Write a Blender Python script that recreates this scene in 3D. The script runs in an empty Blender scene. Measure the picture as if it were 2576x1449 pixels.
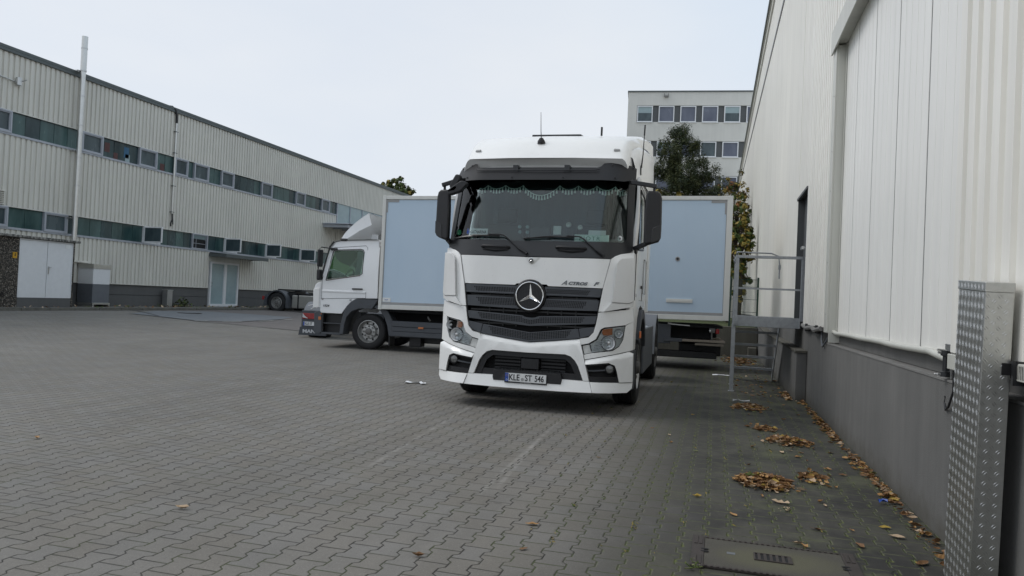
import bpy, bmesh, math, random
from mathutils import Vector, Matrix
from mathutils.geometry import tessellate_polygon
sc = bpy.context.scene
R = math.radians
rnd = random.Random(7)

# ------------------------------------------------------------------ camera
cam = bpy.data.cameras.new('camera'); cam_o = bpy.data.objects.new('camera', cam); sc.collection.objects.link(cam_o)
cam.sensor_width = 36; cam.lens = 36*1860/2576; cam.clip_start = .05; cam.clip_end = 2000
cam_o.matrix_world = Matrix.Translation((0, 0, 1.351)) @ (Matrix.Rotation(R(15.4), 4, 'Z') @ Matrix.Rotation(R(90.93), 4, 'X') @ Matrix.Rotation(.045, 4, 'Z'))
sc.camera = cam_o

# ------------------------------------------------------------------ sky, sun, exposure
SUN_EL, SUN_AZ = R(50), R(-98)      # azimuth from +Y towards +X
w = bpy.data.worlds.new('World'); sc.world = w; w.use_nodes = True
nt = w.node_tree; nt.nodes.clear()
def wn(t, **k):
    n = nt.nodes.new(t)
    for a, b in k.items(): setattr(n, a, b)
    return n
wo = wn('ShaderNodeOutputWorld'); bg = wn('ShaderNodeBackground'); sky = wn('ShaderNodeTexSky')
sky.sky_type = 'NISHITA'; sky.sun_disc = False; sky.sun_elevation = SUN_EL; sky.sun_rotation = SUN_AZ
tc = wn('ShaderNodeTexCoord'); mp = wn('ShaderNodeMapping'); mp.inputs['Scale'].default_value = (1, 1, 2.6)
nz = wn('ShaderNodeTexNoise'); nz.inputs['Scale'].default_value = 1.6; nz.inputs['Detail'].default_value = 5; nz.inputs['Roughness'].default_value = .5
cr = wn('ShaderNodeValToRGB'); cr.color_ramp.elements[0].position = .3; cr.color_ramp.elements[1].position = .75
cr.color_ramp.elements[0].color = (.690, .755, .850, 1); cr.color_ramp.elements[1].color = (.825, .850, .880, 1)
sca = wn('ShaderNodeVectorMath', operation='SCALE'); sca.inputs[3].default_value = 10.4
mixc = wn('ShaderNodeMix', data_type='RGBA'); mixc.inputs[0].default_value = .90
nt.links.new(tc.outputs['Generated'], mp.inputs[0]); nt.links.new(mp.outputs[0], nz.inputs[0]); nt.links.new(nz.outputs[0], cr.inputs[0])
sep = wn('ShaderNodeSeparateXYZ'); nt.links.new(tc.outputs['Generated'], sep.inputs[0])
mr_ = wn('ShaderNodeMapRange', interpolation_type='SMOOTHSTEP'); mr_.inputs[1].default_value = -.35; mr_.inputs[2].default_value = .45; mr_.inputs[4].default_value = .75; nt.links.new(sep.outputs[0], mr_.inputs[0])
mz_ = wn('ShaderNodeMapRange', interpolation_type='SMOOTHSTEP'); mz_.inputs[1].default_value = .02; mz_.inputs[2].default_value = .45; nt.links.new(sep.outputs[2], mz_.inputs[0])
mm2 = wn('ShaderNodeMath', operation='MULTIPLY'); nt.links.new(mr_.outputs[0], mm2.inputs[0]); nt.links.new(mz_.outputs[0], mm2.inputs[1])
blu = wn('ShaderNodeMix', data_type='RGBA'); blu.inputs[7].default_value = (.63, .775, .93, 1); nt.links.new(mm2.outputs[0], blu.inputs[0]); nt.links.new(cr.outputs[0], blu.inputs[6])
nt.links.new(blu.outputs[2], sca.inputs[0]); nt.links.new(sky.outputs[0], mixc.inputs[6]); nt.links.new(sca.outputs[0], mixc.inputs[7])
nt.links.new(mixc.outputs[2], bg.inputs[0]); bg.inputs[1].default_value = .1; nt.links.new(bg.outputs[0], wo.inputs[0])
sl = bpy.data.lights.new('sun', 'SUN'); sl.energy = 1.05; sl.angle = R(24); sl.color = (1, .975, .94)
so = bpy.data.objects.new('sun', sl); sc.collection.objects.link(so)
sdir = Vector((math.sin(SUN_AZ)*math.cos(SUN_EL), math.cos(SUN_AZ)*math.cos(SUN_EL), math.sin(SUN_EL)))
so.rotation_euler = sdir.to_track_quat('Z', 'Y').to_euler(); so.location = (0, 0, 40)
sc.view_settings.view_transform = 'Standard'; sc.view_settings.look = 'None'; sc.view_settings.exposure = .04; sc.view_settings.gamma = 1
sc.render.engine = 'CYCLES'; sc.cycles.max_bounces = 6; sc.cycles.transparent_max_bounces = 12

# ------------------------------------------------------------------ node helper and materials
class NT:
    def __init__(s, name):
        s.m = bpy.data.materials.new(name); s.m.use_nodes = True; s.t = s.m.node_tree; s.b = s.t.nodes['Principled BSDF']
        s.out = s.t.nodes['Material Output']; s._tc = None
    def n(s, t, **k):
        n = s.t.nodes.new(t)
        for a, b in k.items(): setattr(n, a, b)
        return n
    def put(s, sock, v):
        if hasattr(v, 'is_linked'): s.t.links.new(v, sock)
        elif isinstance(v, (tuple, list)) and len(v) == 3 and sock.type == 'RGBA': sock.default_value = (*v, 1)
        else: sock.default_value = v
    def M(s, op, a, b=0.0, c=None):
        n = s.n('ShaderNodeMath', operation=op); s.put(n.inputs[0], a); s.put(n.inputs[1], b)
        if c is not None: s.put(n.inputs[2], c)
        return n.outputs[0]
    def obj(s):
        if not s._tc: s._tc = s.n('ShaderNodeTexCoord')
        return s._tc.outputs['Object']
    def mapv(s, v, sc_=(1, 1, 1), loc=(0, 0, 0), rot=(0, 0, 0)):
        n = s.n('ShaderNodeMapping'); s.put(n.inputs[0], v); n.inputs['Scale'].default_value = sc_; n.inputs['Location'].default_value = loc; n.inputs['Rotation'].default_value = rot
        return n.outputs[0]
    def noise(s, scale, detail=4, rough=.55, vec=None, dist=0):
        n = s.n('ShaderNodeTexNoise'); n.inputs['Scale'].default_value = scale; n.inputs['Detail'].default_value = detail
        n.inputs['Roughness'].default_value = rough; n.inputs['Distortion'].default_value = dist
        s.put(n.inputs[0], vec if vec is not None else s.obj()); return n.outputs[0]
    def ramp(s, v, stops):
        n = s.n('ShaderNodeValToRGB'); e = n.color_ramp.elements
        while len(e) < len(stops): e.new(.5)
        for i, (p, c) in enumerate(stops):
            e[i].position = p; e[i].color = (c, c, c, 1) if not isinstance(c, tuple) else (*c, 1)
        s.put(n.inputs[0], v); return n.outputs[0]
    def mix(s, f, a, b, bt='MIX'):
        n = s.n('ShaderNodeMix', data_type='RGBA', blend_type=bt); s.put(n.inputs[0], f); s.put(n.inputs[6], a); s.put(n.inputs[7], b); return n.outputs[2]
    def step(s, v, a, b):       # smooth 0..1 between a and b
        n = s.n('ShaderNodeMapRange', interpolation_type='SMOOTHSTEP'); s.put(n.inputs[0], v); n.inputs[1].default_value = a; n.inputs[2].default_value = b; return n.outputs[0]
    def bump(s, h, dist=.002, strength=1.0, nrm=None):
        n = s.n('ShaderNodeBump'); s.put(n.inputs['Height'], h); n.inputs['Distance'].default_value = dist; n.inputs['Strength'].default_value = strength
        if nrm is not None: s.put(n.inputs['Normal'], nrm)
        return n.outputs[0]
    def fin(s, col=None, rough=None, metal=None, nrm=None, **k):
        if col is not None: s.put(s.b.inputs['Base Color'], col)
        if rough is not None: s.put(s.b.inputs['Roughness'], rough)
        if metal is not None: s.put(s.b.inputs['Metallic'], metal)
        if nrm is not None: s.put(s.b.inputs['Normal'], nrm)
        for a, b in k.items(): s.put(s.b.inputs[a.replace('_', ' ')], b)
        return s.m
def tone(c, k): return tuple(min(1, max(0, x*k)) for x in c)
def mat(name, col, rough=.5, metal=0, var=.08, scale=6, bumpd=0, bscale=60, coat=0, stretch=(1, 1, 1), **k):
    t = NT(name); v = t.mapv(t.obj(), stretch)
    n1 = t.noise(scale, 5, .6, v); n2 = t.noise(scale*9, 3, .6, v)
    f = t.M('ADD', t.M('MULTIPLY', n1, .65), t.M('MULTIPLY', n2, .35))
    c = t.ramp(f, [(.3, tone(col, 1-var)), (.7, tone(col, 1+var))])
    r = t.M('ADD', rough, t.M('MULTIPLY', t.M('SUBTRACT', n1, .5), .18*min(1, rough*2)))
    nr = t.bump(t.noise(bscale, 4, .6), bumpd) if bumpd else None
    kw = dict(k)
    if coat: kw['Coat_Weight'] = coat; kw['Coat_Roughness'] = .08
    return t.fin(c, r, metal, nr, **kw)

def paint(name, col, dirt=.12, zdirt=None):
    # vehicle paint with road film: faint grey specks and streaks
    t = NT(name); o = t.obj()
    film = t.noise(1.7, 6, .65, t.mapv(o, (1, 1, .45))); spk = t.noise(70, 2, .5)
    c = t.mix(t.M('MULTIPLY', t.step(film, .42, .75), dirt), col, (.33, .31, .28))
    c = t.mix(t.M('MULTIPLY', t.step(spk, .70, .76), .35), c, (.16, .14, .12))
    nr = t.bump(t.noise(3, 3, .5), .0015)
    return t.fin(c, t.M('ADD', .28, t.M('MULTIPLY', film, .2)), 0, nr, Coat_Weight=.45, Coat_Roughness=.1)

def plaster(name, col, streak=.2, bs=90, bd=.002):
    t = NT(name); o = t.obj()
    big = t.noise(.7, 6, .6); st = t.noise(5, 5, .6, t.mapv(o, (1, 1, .06))); fine = t.noise(40, 4, .6)
    f = t.M('ADD', t.M('MULTIPLY', big, .45), t.M('ADD', t.M('MULTIPLY', st, .35), t.M('MULTIPLY', fine, .2)))
    c = t.ramp(f, [(.32, tone(col, 1-streak)), (.66, tone(col, 1+streak*.6))])
    return t.fin(c, .85, 0, t.bump(t.noise(bs, 4, .6), bd))

def cladding(name, col, streak=.06):
    t = NT(name); o = t.obj()
    st = t.noise(7, 5, .6, t.mapv(o, (1, 1, .05))); big = t.noise(.35, 4, .6)
    f = t.M('ADD', t.M('MULTIPLY', st, .6), t.M('MULTIPLY', big, .4))
    c = t.ramp(f, [(.3, tone(col, 1-streak*1.5)), (.65, tone(col, 1+streak))])
    drip = t.M('MULTIPLY', t.step(t.noise(14, 3, .5, t.mapv(o, (1, 1, .025))), .64, .74), .16)
    c = t.mix(drip, c, tone(col, .55))
    return t.fin(c, .42, 0, t.bump(t.noise(2.2, 3, .5), .004))

def glass(name, tint=(.75, .82, .8), ior=1.5, rough=.0):
    t = NT(name); t.t.nodes.remove(t.b)
    tr = t.n('ShaderNodeBsdfTransparent'); tr.inputs[0].default_value = (*tint, 1)
    gl = t.n('ShaderNodeBsdfGlossy'); gl.inputs['Roughness'].default_value = rough; gl.inputs[0].default_value = (1, 1, 1, 1)
    fr = t.n('ShaderNodeFresnel'); fr.inputs[0].default_value = ior
    mx = t.n('ShaderNodeMixShader'); t.t.links.new(fr.outputs[0], mx.inputs[0]); t.t.links.new(tr.outputs[0], mx.inputs[1]); t.t.links.new(gl.outputs[0], mx.inputs[2])
    t.t.links.new(mx.outputs[0], t.out.inputs[0]); return t.m

M = {}
M['white'] = paint('white_paint', (.90, .90, .885), .10)
M['white2'] = paint('white_cab_paint', (.82, .83, .84), .10)
M['flap'] = paint('white_flap_paint', (.78, .78, .77), .14)
M['black'] = mat('black_plastic', (.014, .014, .016), .45, var=.25, scale=4, bumpd=.0004, bscale=300)
M['black2'] = mat('black_trim', (.020, .021, .023), .33, var=.15, scale=3)
M['dark'] = mat('dark_void', (.008, .008, .009), .8)
M['grille'] = mat('grey_grille_plastic', (.066, .072, .082), .42, var=.12, scale=5, bumpd=.0003, bscale=300)
M['fender'] = mat('grey_fender_plastic', (.062, .068, .078), .55, var=.14, scale=5, bumpd=.0004, bscale=300)
M['fenderb'] = mat('light_grey_plastic', (.12, .13, .145), .55, var=.12, scale=5)
M['gap'] = mat('grey_roof_recess', (.44, .44, .43), .5)
M['chrome'] = mat('chrome', (.82, .83, .85), .12, 1, var=.03)
M['silver'] = mat('satin_silver', (.55, .55, .54), .35, .9, var=.08)
M['alu'] = mat('aluminium', (.60, .60, .58), .34, .95, var=.10, scale=9, bumpd=.0006, bscale=14)
M['reflect'] = mat('lamp_reflector', (.86, .87, .88), .25, .35, var=.12, scale=30, bumpd=.003, bscale=55)
M['lampgrey'] = mat('lamp_housing', (.62, .625, .61), .3, .1, var=.2, scale=20)
M['foglens'] = mat('fog_lens', (.20, .20, .195), .12, .3, var=.35, scale=40)
M['drl'] = mat('running_light_strip', (.85, .86, .87), .25)
M['amber'] = mat('amber_lens', (.50, .17, .06), .22, var=.25, scale=40)
M['orange'] = mat('orange_marker', (.70, .19, .06), .3)
M['red'] = mat('red_lens', (.30, .030, .030), .25, var=.3, scale=30)
M['clear'] = glass('clear_lens', (.94, .96, .97), 1.35)
M['wsglass'] = glass('windscreen_glass', (.80, .87, .86), 1.52)
M['sideglass'] = glass('side_glass', (.74, .88, .80), 1.45)
M['visor'] = mat('smoked_visor', (.012, .012, .013), .40, var=.1, Specular_IOR_Level=.22)
M['curtain'] = mat('grey_cab_curtain', (.115, .135, .155), .9, var=.10, scale=3, bumpd=.01, bscale=5, stretch=(1, 1, .15))
M['curtain2'] = mat('brown_cab_curtain', (.055, .05, .045), .9, var=.3, scale=3)
M['dash'] = mat('dark_dashboard', (.035, .036, .038), .6)
M['beige'] = mat('beige_dash', (.16, .15, .12), .6)
M['fringe'] = mat('mint_tassel', (.80, .92, .85), .8)
M['paper'] = mat('white_paper', (.75, .76, .75), .7)
M['plate'] = mat('plate_white', (.72, .73, .73), .4, var=.04)
M['ink'] = mat('black_lettering', (.012, .012, .013), .5)
M['blue'] = mat('plate_blue', (.02, .075, .36), .4)
M['greyink'] = mat('silver_lettering', (.16, .17, .18), .35, .6)
M['dimwhite'] = mat('faded_lettering', (.55, .56, .57), .6)
M['green'] = mat('green_sticker', (.03, .22, .10), .5)
M['yellow'] = mat('yellow_sign', (.50, .27, .015), .5, var=.2)
M['tyre'] = mat('tyre_rubber', (.016, .016, .017), .78, var=.35, scale=8, bumpd=.0015, bscale=90)
M['rim'] = mat('steel_rim', (.42, .42, .41), .42, .6, var=.15, scale=14)
M['rimd'] = mat('dirty_rim', (.15, .145, .14), .6, .3, var=.3, scale=14)
M['galv'] = mat('galvanised_steel', (.34, .355, .37), .48, .55, var=.22, scale=14, bumpd=.0004, bscale=60)
M['panelblue'] = None
M['frame'] = cladding('box_frame_white', (.66, .66, .63), .05)
M['trimgrey'] = mat('grey_trim_strip', (.33, .33, .33), .55)
M['brown'] = mat('weathered_boards', (.19, .165, .135), .8, var=.35, scale=5, stretch=(1, 12, 12))
M['cladL'] = cladding('cream_cladding', (.63, .61, .55), .09)
M['cladR'] = cladding('white_cladding', (.86, .84, .78), .07)
M['gate'] = cladding('white_panel', (.86, .85, .81), .05)
M['trimR'] = cladding('cream_trim', (.56, .56, .51), .08)
M['rooftrim'] = mat('dark_roof_trim', (.10, .115, .115), .5, .3, var=.15)
M['plinthL'] = plaster('dark_plinth', (.105, .105, .103), .15)
M['plinthR'] = None
M['wframe'] = mat('grey_window_frame', (.40, .42, .46), .45, .3, var=.08)
M['wwhite'] = mat('white_window_frame', (.70, .71, .72), .45, var=.05)
M['officewall'] = plaster('pale_render', (.62, .61, .57), .10, 30, .006)
M['officedark'] = mat('dark_window_bay', (.085, .09, .092), .6)
M['bark'] = mat('tree_bark', (.045, .032, .022), .9, var=.4, scale=10, bumpd=.01, bscale=20)
M['fencegreen'] = mat('dark_green_fence', (.012, .04, .028), .5)
M['concrete'] = plaster('grey_concrete', (.22, .215, .205), .30, 60, .004)
M['mosscrete'] = plaster('stained_concrete', (.105, .10, .082), .55, 50, .006)
def mossfill():
    t = NT('mossy_concrete_fill'); o = t.obj(); n = t.noise(7, 6, .7); f = t.noise(160, 3, .7); v = t.n('ShaderNodeVectorMath', operation='LENGTH'); t.put(v.inputs[0], t.mapv(o, (2.6, 4.5, 0), (-.05, .02, 0)))
    m = t.M('MULTIPLY', t.step(t.M('ADD', v.outputs['Value'], t.M('MULTIPLY', t.M('SUBTRACT', n, .5), 1.0)), 1.05, .45), .8)
    c = t.mix(n, (.050, .047, .040), (.095, .088, .070)); c = t.mix(t.M('MULTIPLY', m, .75), c, (.110, .108, .062)); c = t.mix(1.0, c, t.M('ADD', .45, t.M('MULTIPLY', f, 1.1)), 'MULTIPLY')
    return t.fin(c, .85, 0, t.bump(f, .002))
M['mossfill'] = mossfill()
M['castiron'] = mat('cast_iron', (.060, .050, .045), .65, .4, var=.3, scale=25, bumpd=.001, bscale=120)
M['litter'] = mat('white_plastic_film', (.72, .73, .75), .35, var=.1)
M['asphalt'] = mat('grey_blue_asphalt', (.155, .165, .175), .85, var=.15, scale=2, bumpd=.002, bscale=150)
M['asphaltr'] = mat('reddish_asphalt', (.135, .122, .115), .85, var=.15, scale=2, bumpd=.002, bscale=150)
M['seal'] = mat('joint_sealant', (.05, .05, .05), .7)
M['mark'] = mat('worn_white_marking', (.46, .46, .42), .8, var=.35, scale=9)
M['kerb'] = mat('kerb_stone', (.12, .115, .10), .9, var=.35, scale=6, bumpd=.006, bscale=14)
def glazing(name, a, b):
    t = NT(name); o = t.obj()
    n = t.noise(.9, 4, .6, t.mapv(o, (1, 1.6, .5))); c = t.ramp(n, [(.35, a), (.65, b)])
    return t.fin(c, t.M('ADD', .12, t.M('MULTIPLY', n, .25)), 0, None, Specular_IOR_Level=.5)
M['teal'] = glazing('teal_wired_glass', (.022, .055, .055), (.075, .135, .13))
M['teal2'] = glazing('dark_teal_glass', (.012, .028, .032), (.04, .075, .08))
M['winblue'] = glazing('window_pane', (.030, .048, .055), (.085, .115, .125))
M['offglass'] = glazing('office_pane', (.085, .095, .135), (.14, .155, .20))
M['frost'] = mat('frosted_glass', (.30, .385, .40), .25, var=.12, scale=2)
M['boxblue'] = mat('blue_box', (.03, .11, .20), .6)
M['boxred'] = mat('red_box', (.085, .032, .03), .6)

def blue_panel():
    t = NT('pale_blue_panel'); o = t.obj()
    film = t.noise(.6, 5, .6, t.mapv(o, (1, 1, .5))); st = t.noise(9, 4, .6, t.mapv(o, (1, 1, .05)))
    c = t.ramp(film, [(.3, (.47, .59, .71)), (.7, (.52, .63, .74))])
    c = t.mix(t.M('MULTIPLY', t.step(st, .55, .8), .12), c, (.42, .46, .5))
    return t.fin(c, .45, 0, t.bump(t.noise(1.5, 2, .5), .003))
M['panelblue'] = blue_panel()

def plinth_right():
    t = NT('grey_painted_render'); o = t.obj()
    sx = t.n('ShaderNodeSeparateXYZ'); t.put(sx.inputs[0], o); z = sx.outputs[2]
    big = t.noise(1.1, 6, .62); st = t.noise(6, 5, .6, t.mapv(o, (1, 1, .07)))
    f = t.M('ADD', t.M('MULTIPLY', big, .5), t.M('MULTIPLY', st, .5))
    c = t.ramp(f, [(.3, (.112, .111, .107)), (.7, (.185, .182, .174))])
    splash = t.M('MULTIPLY', t.step(t.M('ADD', z, t.M('MULTIPLY', t.noise(5, 5, .7), .42)), .46, .14), .8)
    c = t.mix(splash, c, (.075, .07, .055))
    return t.fin(c, .85, 0, t.bump(t.noise(120, 4, .7), .003))
M['plinthR'] = plinth_right()

def pebble():
    t = NT('exposed_aggregate'); v = t.n('ShaderNodeTexVoronoi'); v.inputs['Scale'].default_value = 26; t.put(v.inputs[0], t.obj())
    c = t.ramp(v.outputs['Color'], [(.15, (.06, .05, .04)), (.5, (.15, .125, .10)), (.9, (.30, .27, .23))])
    c = t.mix(t.step(v.outputs['Distance'], .30, .60), c, (.03, .027, .022))
    return t.fin(c, .85, 0, t.bump(v.outputs['Distance'], .02, 1))
M['pebble'] = pebble()
def lichen():
    t = NT('lichened_concrete'); n = t.noise(9, 5, .7)
    return t.fin(t.ramp(n, [(.4, (.05, .05, .045)), (.5, (.16, .155, .14)), (.62, (.36, .35, .32))]), .9, 0, t.bump(n, .01))
M['lichen'] = lichen()

def paving():
    t = NT('double_t_pavers'); o = t.obj()
    wob = t.noise(.8, 2, .5); wob2 = t.noise(1.3, 2, .5, t.mapv(o, (1, 1, 1), (7, 3, 0)))
    s = t.n('ShaderNodeSeparateXYZ'); t.put(s.inputs[0], o)
    X = t.M('ADD', s.outputs[0], t.M('MULTIPLY', t.M('SUBTRACT', wob, .5), .035)); Y = t.M('ADD', s.outputs[1], t.M('MULTIPLY', t.M('SUBTRACT', wob2, .5), .035))
    W, P, A = .1400, .2030, .0135
    xs = t.M('DIVIDE', X, W); ys = t.M('DIVIDE', Y, P)
    k0 = t.M('ROUND', xs, 0)
    sg = t.M('SUBTRACT', 1.0, t.M('MULTIPLY', t.M('FLOORED_MODULO', k0, 2.0), 2.0))
    fr = t.M('FRACT', t.M('ADD', ys, .0), 0)
    tri = t.M('SUBTRACT', t.M('MULTIPLY', t.M('ABSOLUTE', t.M('SUBTRACT', fr, .5)), 4.0), 1.0)
    tr = t.M('MAXIMUM', t.M('MINIMUM', t.M('MULTIPLY', tri, 4.5), 1.0), -1.0)
    e = t.M('MULTIPLY', t.M('MULTIPLY', tr, sg), A/W)
    bx = t.M('ADD', k0, e); dx = t.M('SUBTRACT', xs, bx)
    col = t.M('ADD', k0, t.M('GREATER_THAN', dx, 0.0))
    d1 = t.M('MULTIPLY', t.M('ABSOLUTE', dx), W)
    yy = t.M('ADD', ys, t.M('MULTIPLY', t.M('FLOORED_MODULO', col, 2.0), .5))
    fy = t.M('FRACT', yy, 0); d2 = t.M('MULTIPLY', t.M('MINIMUM', fy, t.M('SUBTRACT', 1.0, fy)), P)
    cx = t.n('ShaderNodeCombineXYZ'); t.put(cx.inputs[0], col); t.put(cx.inputs[1], t.M('FLOOR', yy, 0))
    wnz = t.n('ShaderNodeTexWhiteNoise', noise_dimensions='3D'); t.put(wnz.inputs[0], cx.outputs[0]); rv = wnz.outputs[0]
    fine = t.noise(120, 4, .8); gr = t.noise(34, 5, .7); big = t.noise(.33, 6, .6); mid = t.noise(1.7, 5, .65)
    jw = t.M('ADD', -.0012, t.M('MULTIPLY', t.noise(3.1, 4, .7, t.mapv(o, (1, 1, 1), (3, 9, 0))), .0075))
    # tone of a single paver, then stains over the yard
    b = t.M('ADD', .50, t.M('ADD', t.M('MULTIPLY', rv, .22), t.M('ADD', t.M('MULTIPLY', fine, .50), t.M('MULTIPLY', gr, .28))))
    b = t.M('MULTIPLY', b, t.M('ADD', .66, t.M('MULTIPLY', big, .66)))
    b = t.M('MULTIPLY', b, t.M('ADD', .78, t.M('MULTIPLY', mid, .44)))
    # tyre tracks, long smears through the yard
    trk = t.noise(.9, 4, .6, t.mapv(o, (1.5, .12, 1), (0, 0, 0), (0, 0, R(62))))
    b = t.M('MULTIPLY', b, t.M('SUBTRACT', 1.0, t.M('MULTIPLY', t.M('MULTIPLY', t.step(trk, .54, .74), t.step(mid, .3, .7)), .22)))
    trk2 = t.noise(1.2, 4, .6, t.mapv(o, (1.8, .10, 1), (4, 0, 0), (0, 0, R(-20))))
    b = t.M('MULTIPLY', b, t.M('SUBTRACT', 1.0, t.M('MULTIPLY', t.step(trk2, .56, .74), .12)))
    oil = t.noise(2.6, 3, .5, t.mapv(o, (1, 1, 1), (11, 5, 0)))
    b = t.M('MULTIPLY', b, t.M('SUBTRACT', 1.0, t.M('MULTIPLY', t.step(oil, .70, .78), .45)))
    base = t.mix(rv, (.200, .186, .164), (.166, .160, .150))
    c = t.mix(1.0, base, b, 'MULTIPLY')
    c = t.mix(t.M('MULTIPLY', t.step(t.noise(95, 2, .5), .60, .70), .35), c, (.34, .325, .30)); c = t.mix(t.M('MULTIPLY', t.step(t.noise(80, 2, .5, t.mapv(o, (1, 1, 1), (5, 5, 5))), .62, .72), .4), c, (.06, .058, .055))
    # damp, mossy, dirty strip along the right hand building, its shade painted in too
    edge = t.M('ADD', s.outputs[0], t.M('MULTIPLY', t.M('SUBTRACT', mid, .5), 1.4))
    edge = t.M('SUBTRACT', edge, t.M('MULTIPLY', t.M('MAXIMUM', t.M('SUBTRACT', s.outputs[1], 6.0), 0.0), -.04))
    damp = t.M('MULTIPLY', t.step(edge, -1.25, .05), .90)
    damp_shade_c = t.mix(t.step(mid, .35, .68), (.017, .017, .016), (.060, .058, .047))
    c = t.mix(damp, c, t.mix(1.0, damp_shade_c, t.M('ADD', .20, t.M('ADD', t.M('MULTIPLY', fine, .9), t.M('MULTIPLY', gr, .7))), 'MULTIPLY'))
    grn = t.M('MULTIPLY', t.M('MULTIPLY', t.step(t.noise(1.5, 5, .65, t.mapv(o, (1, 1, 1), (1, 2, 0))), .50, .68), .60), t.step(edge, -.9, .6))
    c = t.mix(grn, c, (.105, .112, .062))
    # two pale scrapes
    for (x0, y0, x1, y1) in ((-1.70, 9.3, -1.52, 4.8), (-1.62, 7.2, -1.44, 4.9), (-2.95, 9.4, -2.55, 5.2)):
        lx = t.M('ADD', x0, t.M('MULTIPLY', t.M('SUBTRACT', s.outputs[1], y0), (x1-x0)/(y1-y0)))
        dd = t.M('ABSOLUTE', t.M('SUBTRACT', s.outputs[0], lx))
        m_ = t.M('MULTIPLY', t.step(dd, .032, .006), t.M('MULTIPLY', t.step(s.outputs[1], y1, y1+.4), t.step(s.outputs[1], y0, y0-.4)))
        m_ = t.M('MULTIPLY', m_, t.step(t.noise(6, 4, .7), .36, .56))
        c = t.mix(t.M('MULTIPLY', m_, .26), c, (.40, .39, .37))
    d = t.M('MINIMUM', d1, d2)
    joint = t.M('SUBTRACT', 1.0, t.step(t.M('SUBTRACT', d, jw), -.0008, .0022))
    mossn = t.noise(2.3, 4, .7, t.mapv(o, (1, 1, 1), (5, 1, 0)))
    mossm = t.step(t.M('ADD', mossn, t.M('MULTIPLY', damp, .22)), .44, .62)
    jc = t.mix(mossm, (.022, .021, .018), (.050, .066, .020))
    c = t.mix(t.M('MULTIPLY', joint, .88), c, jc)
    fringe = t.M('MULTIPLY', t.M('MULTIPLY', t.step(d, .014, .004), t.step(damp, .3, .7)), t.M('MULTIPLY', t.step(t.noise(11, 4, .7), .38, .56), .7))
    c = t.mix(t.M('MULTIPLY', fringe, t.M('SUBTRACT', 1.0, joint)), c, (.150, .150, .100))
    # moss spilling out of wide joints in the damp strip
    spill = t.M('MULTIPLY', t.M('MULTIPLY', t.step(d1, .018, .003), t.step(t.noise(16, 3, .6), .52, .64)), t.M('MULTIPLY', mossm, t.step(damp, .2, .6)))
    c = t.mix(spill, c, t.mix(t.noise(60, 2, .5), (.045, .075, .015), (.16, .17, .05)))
    h = t.M('ADD', t.M('MULTIPLY', t.step(d, .001, .009), 1.0), t.M('ADD', t.M('MULTIPLY', rv, .18), t.M('MULTIPLY', fine, .14)))
    nr = t.bump(h, .006, .9)
    return t.fin(c, t.M('SUBTRACT', .90, t.M('MULTIPLY', damp, .12)), 0, nr, Specular_IOR_Level=.35)
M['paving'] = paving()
def grassm():
    t = NT('rough_grass'); n = t.noise(6, 5, .7)
    return t.fin(t.ramp(n, [(.3, (.035, .05, .014)), (.7, (.085, .105, .03))]), .9, 0, t.bump(t.noise(40, 4, .7), .03))
M['grass'] = grassm()
def leafm(name, a, b):
    t = NT(name); n = t.noise(9, 3, .6); t.fin(t.ramp(n, [(.35, a), (.65, b)]), .62, Specular_IOR_Level=.3)
    return t.m
M['fir'] = leafm('dark_needles', (.016, .028, .012), (.035, .052, .018)); M['fir2'] = leafm('olive_needles', (.04, .05, .015), (.075, .082, .026))
M['yel'] = leafm('yellow_leaf', (.20, .16, .03), (.30, .22, .05)); M['lgreen'] = leafm('green_leaf', (.055, .085, .02), (.10, .13, .035)); M['rust'] = leafm('rust_leaf', (.22, .09, .03), (.28, .14, .05))
M['lbrown'] = leafm('brown_dead_leaf', (.15, .080, .036), (.25, .135, .062)); M['lorange'] = leafm('orange_dead_leaf', (.32, .18, .075), (.42, .25, .10))
M['ltan'] = leafm('tan_dead_leaf', (.42, .31, .20), (.55, .42, .30)); M['lyellow'] = leafm('yellow_dead_leaf', (.38, .27, .05), (.46, .32, .09)); M['lfresh'] = leafm('green_fallen_leaf', (.13, .16, .05), (.20, .22, .08))

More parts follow.
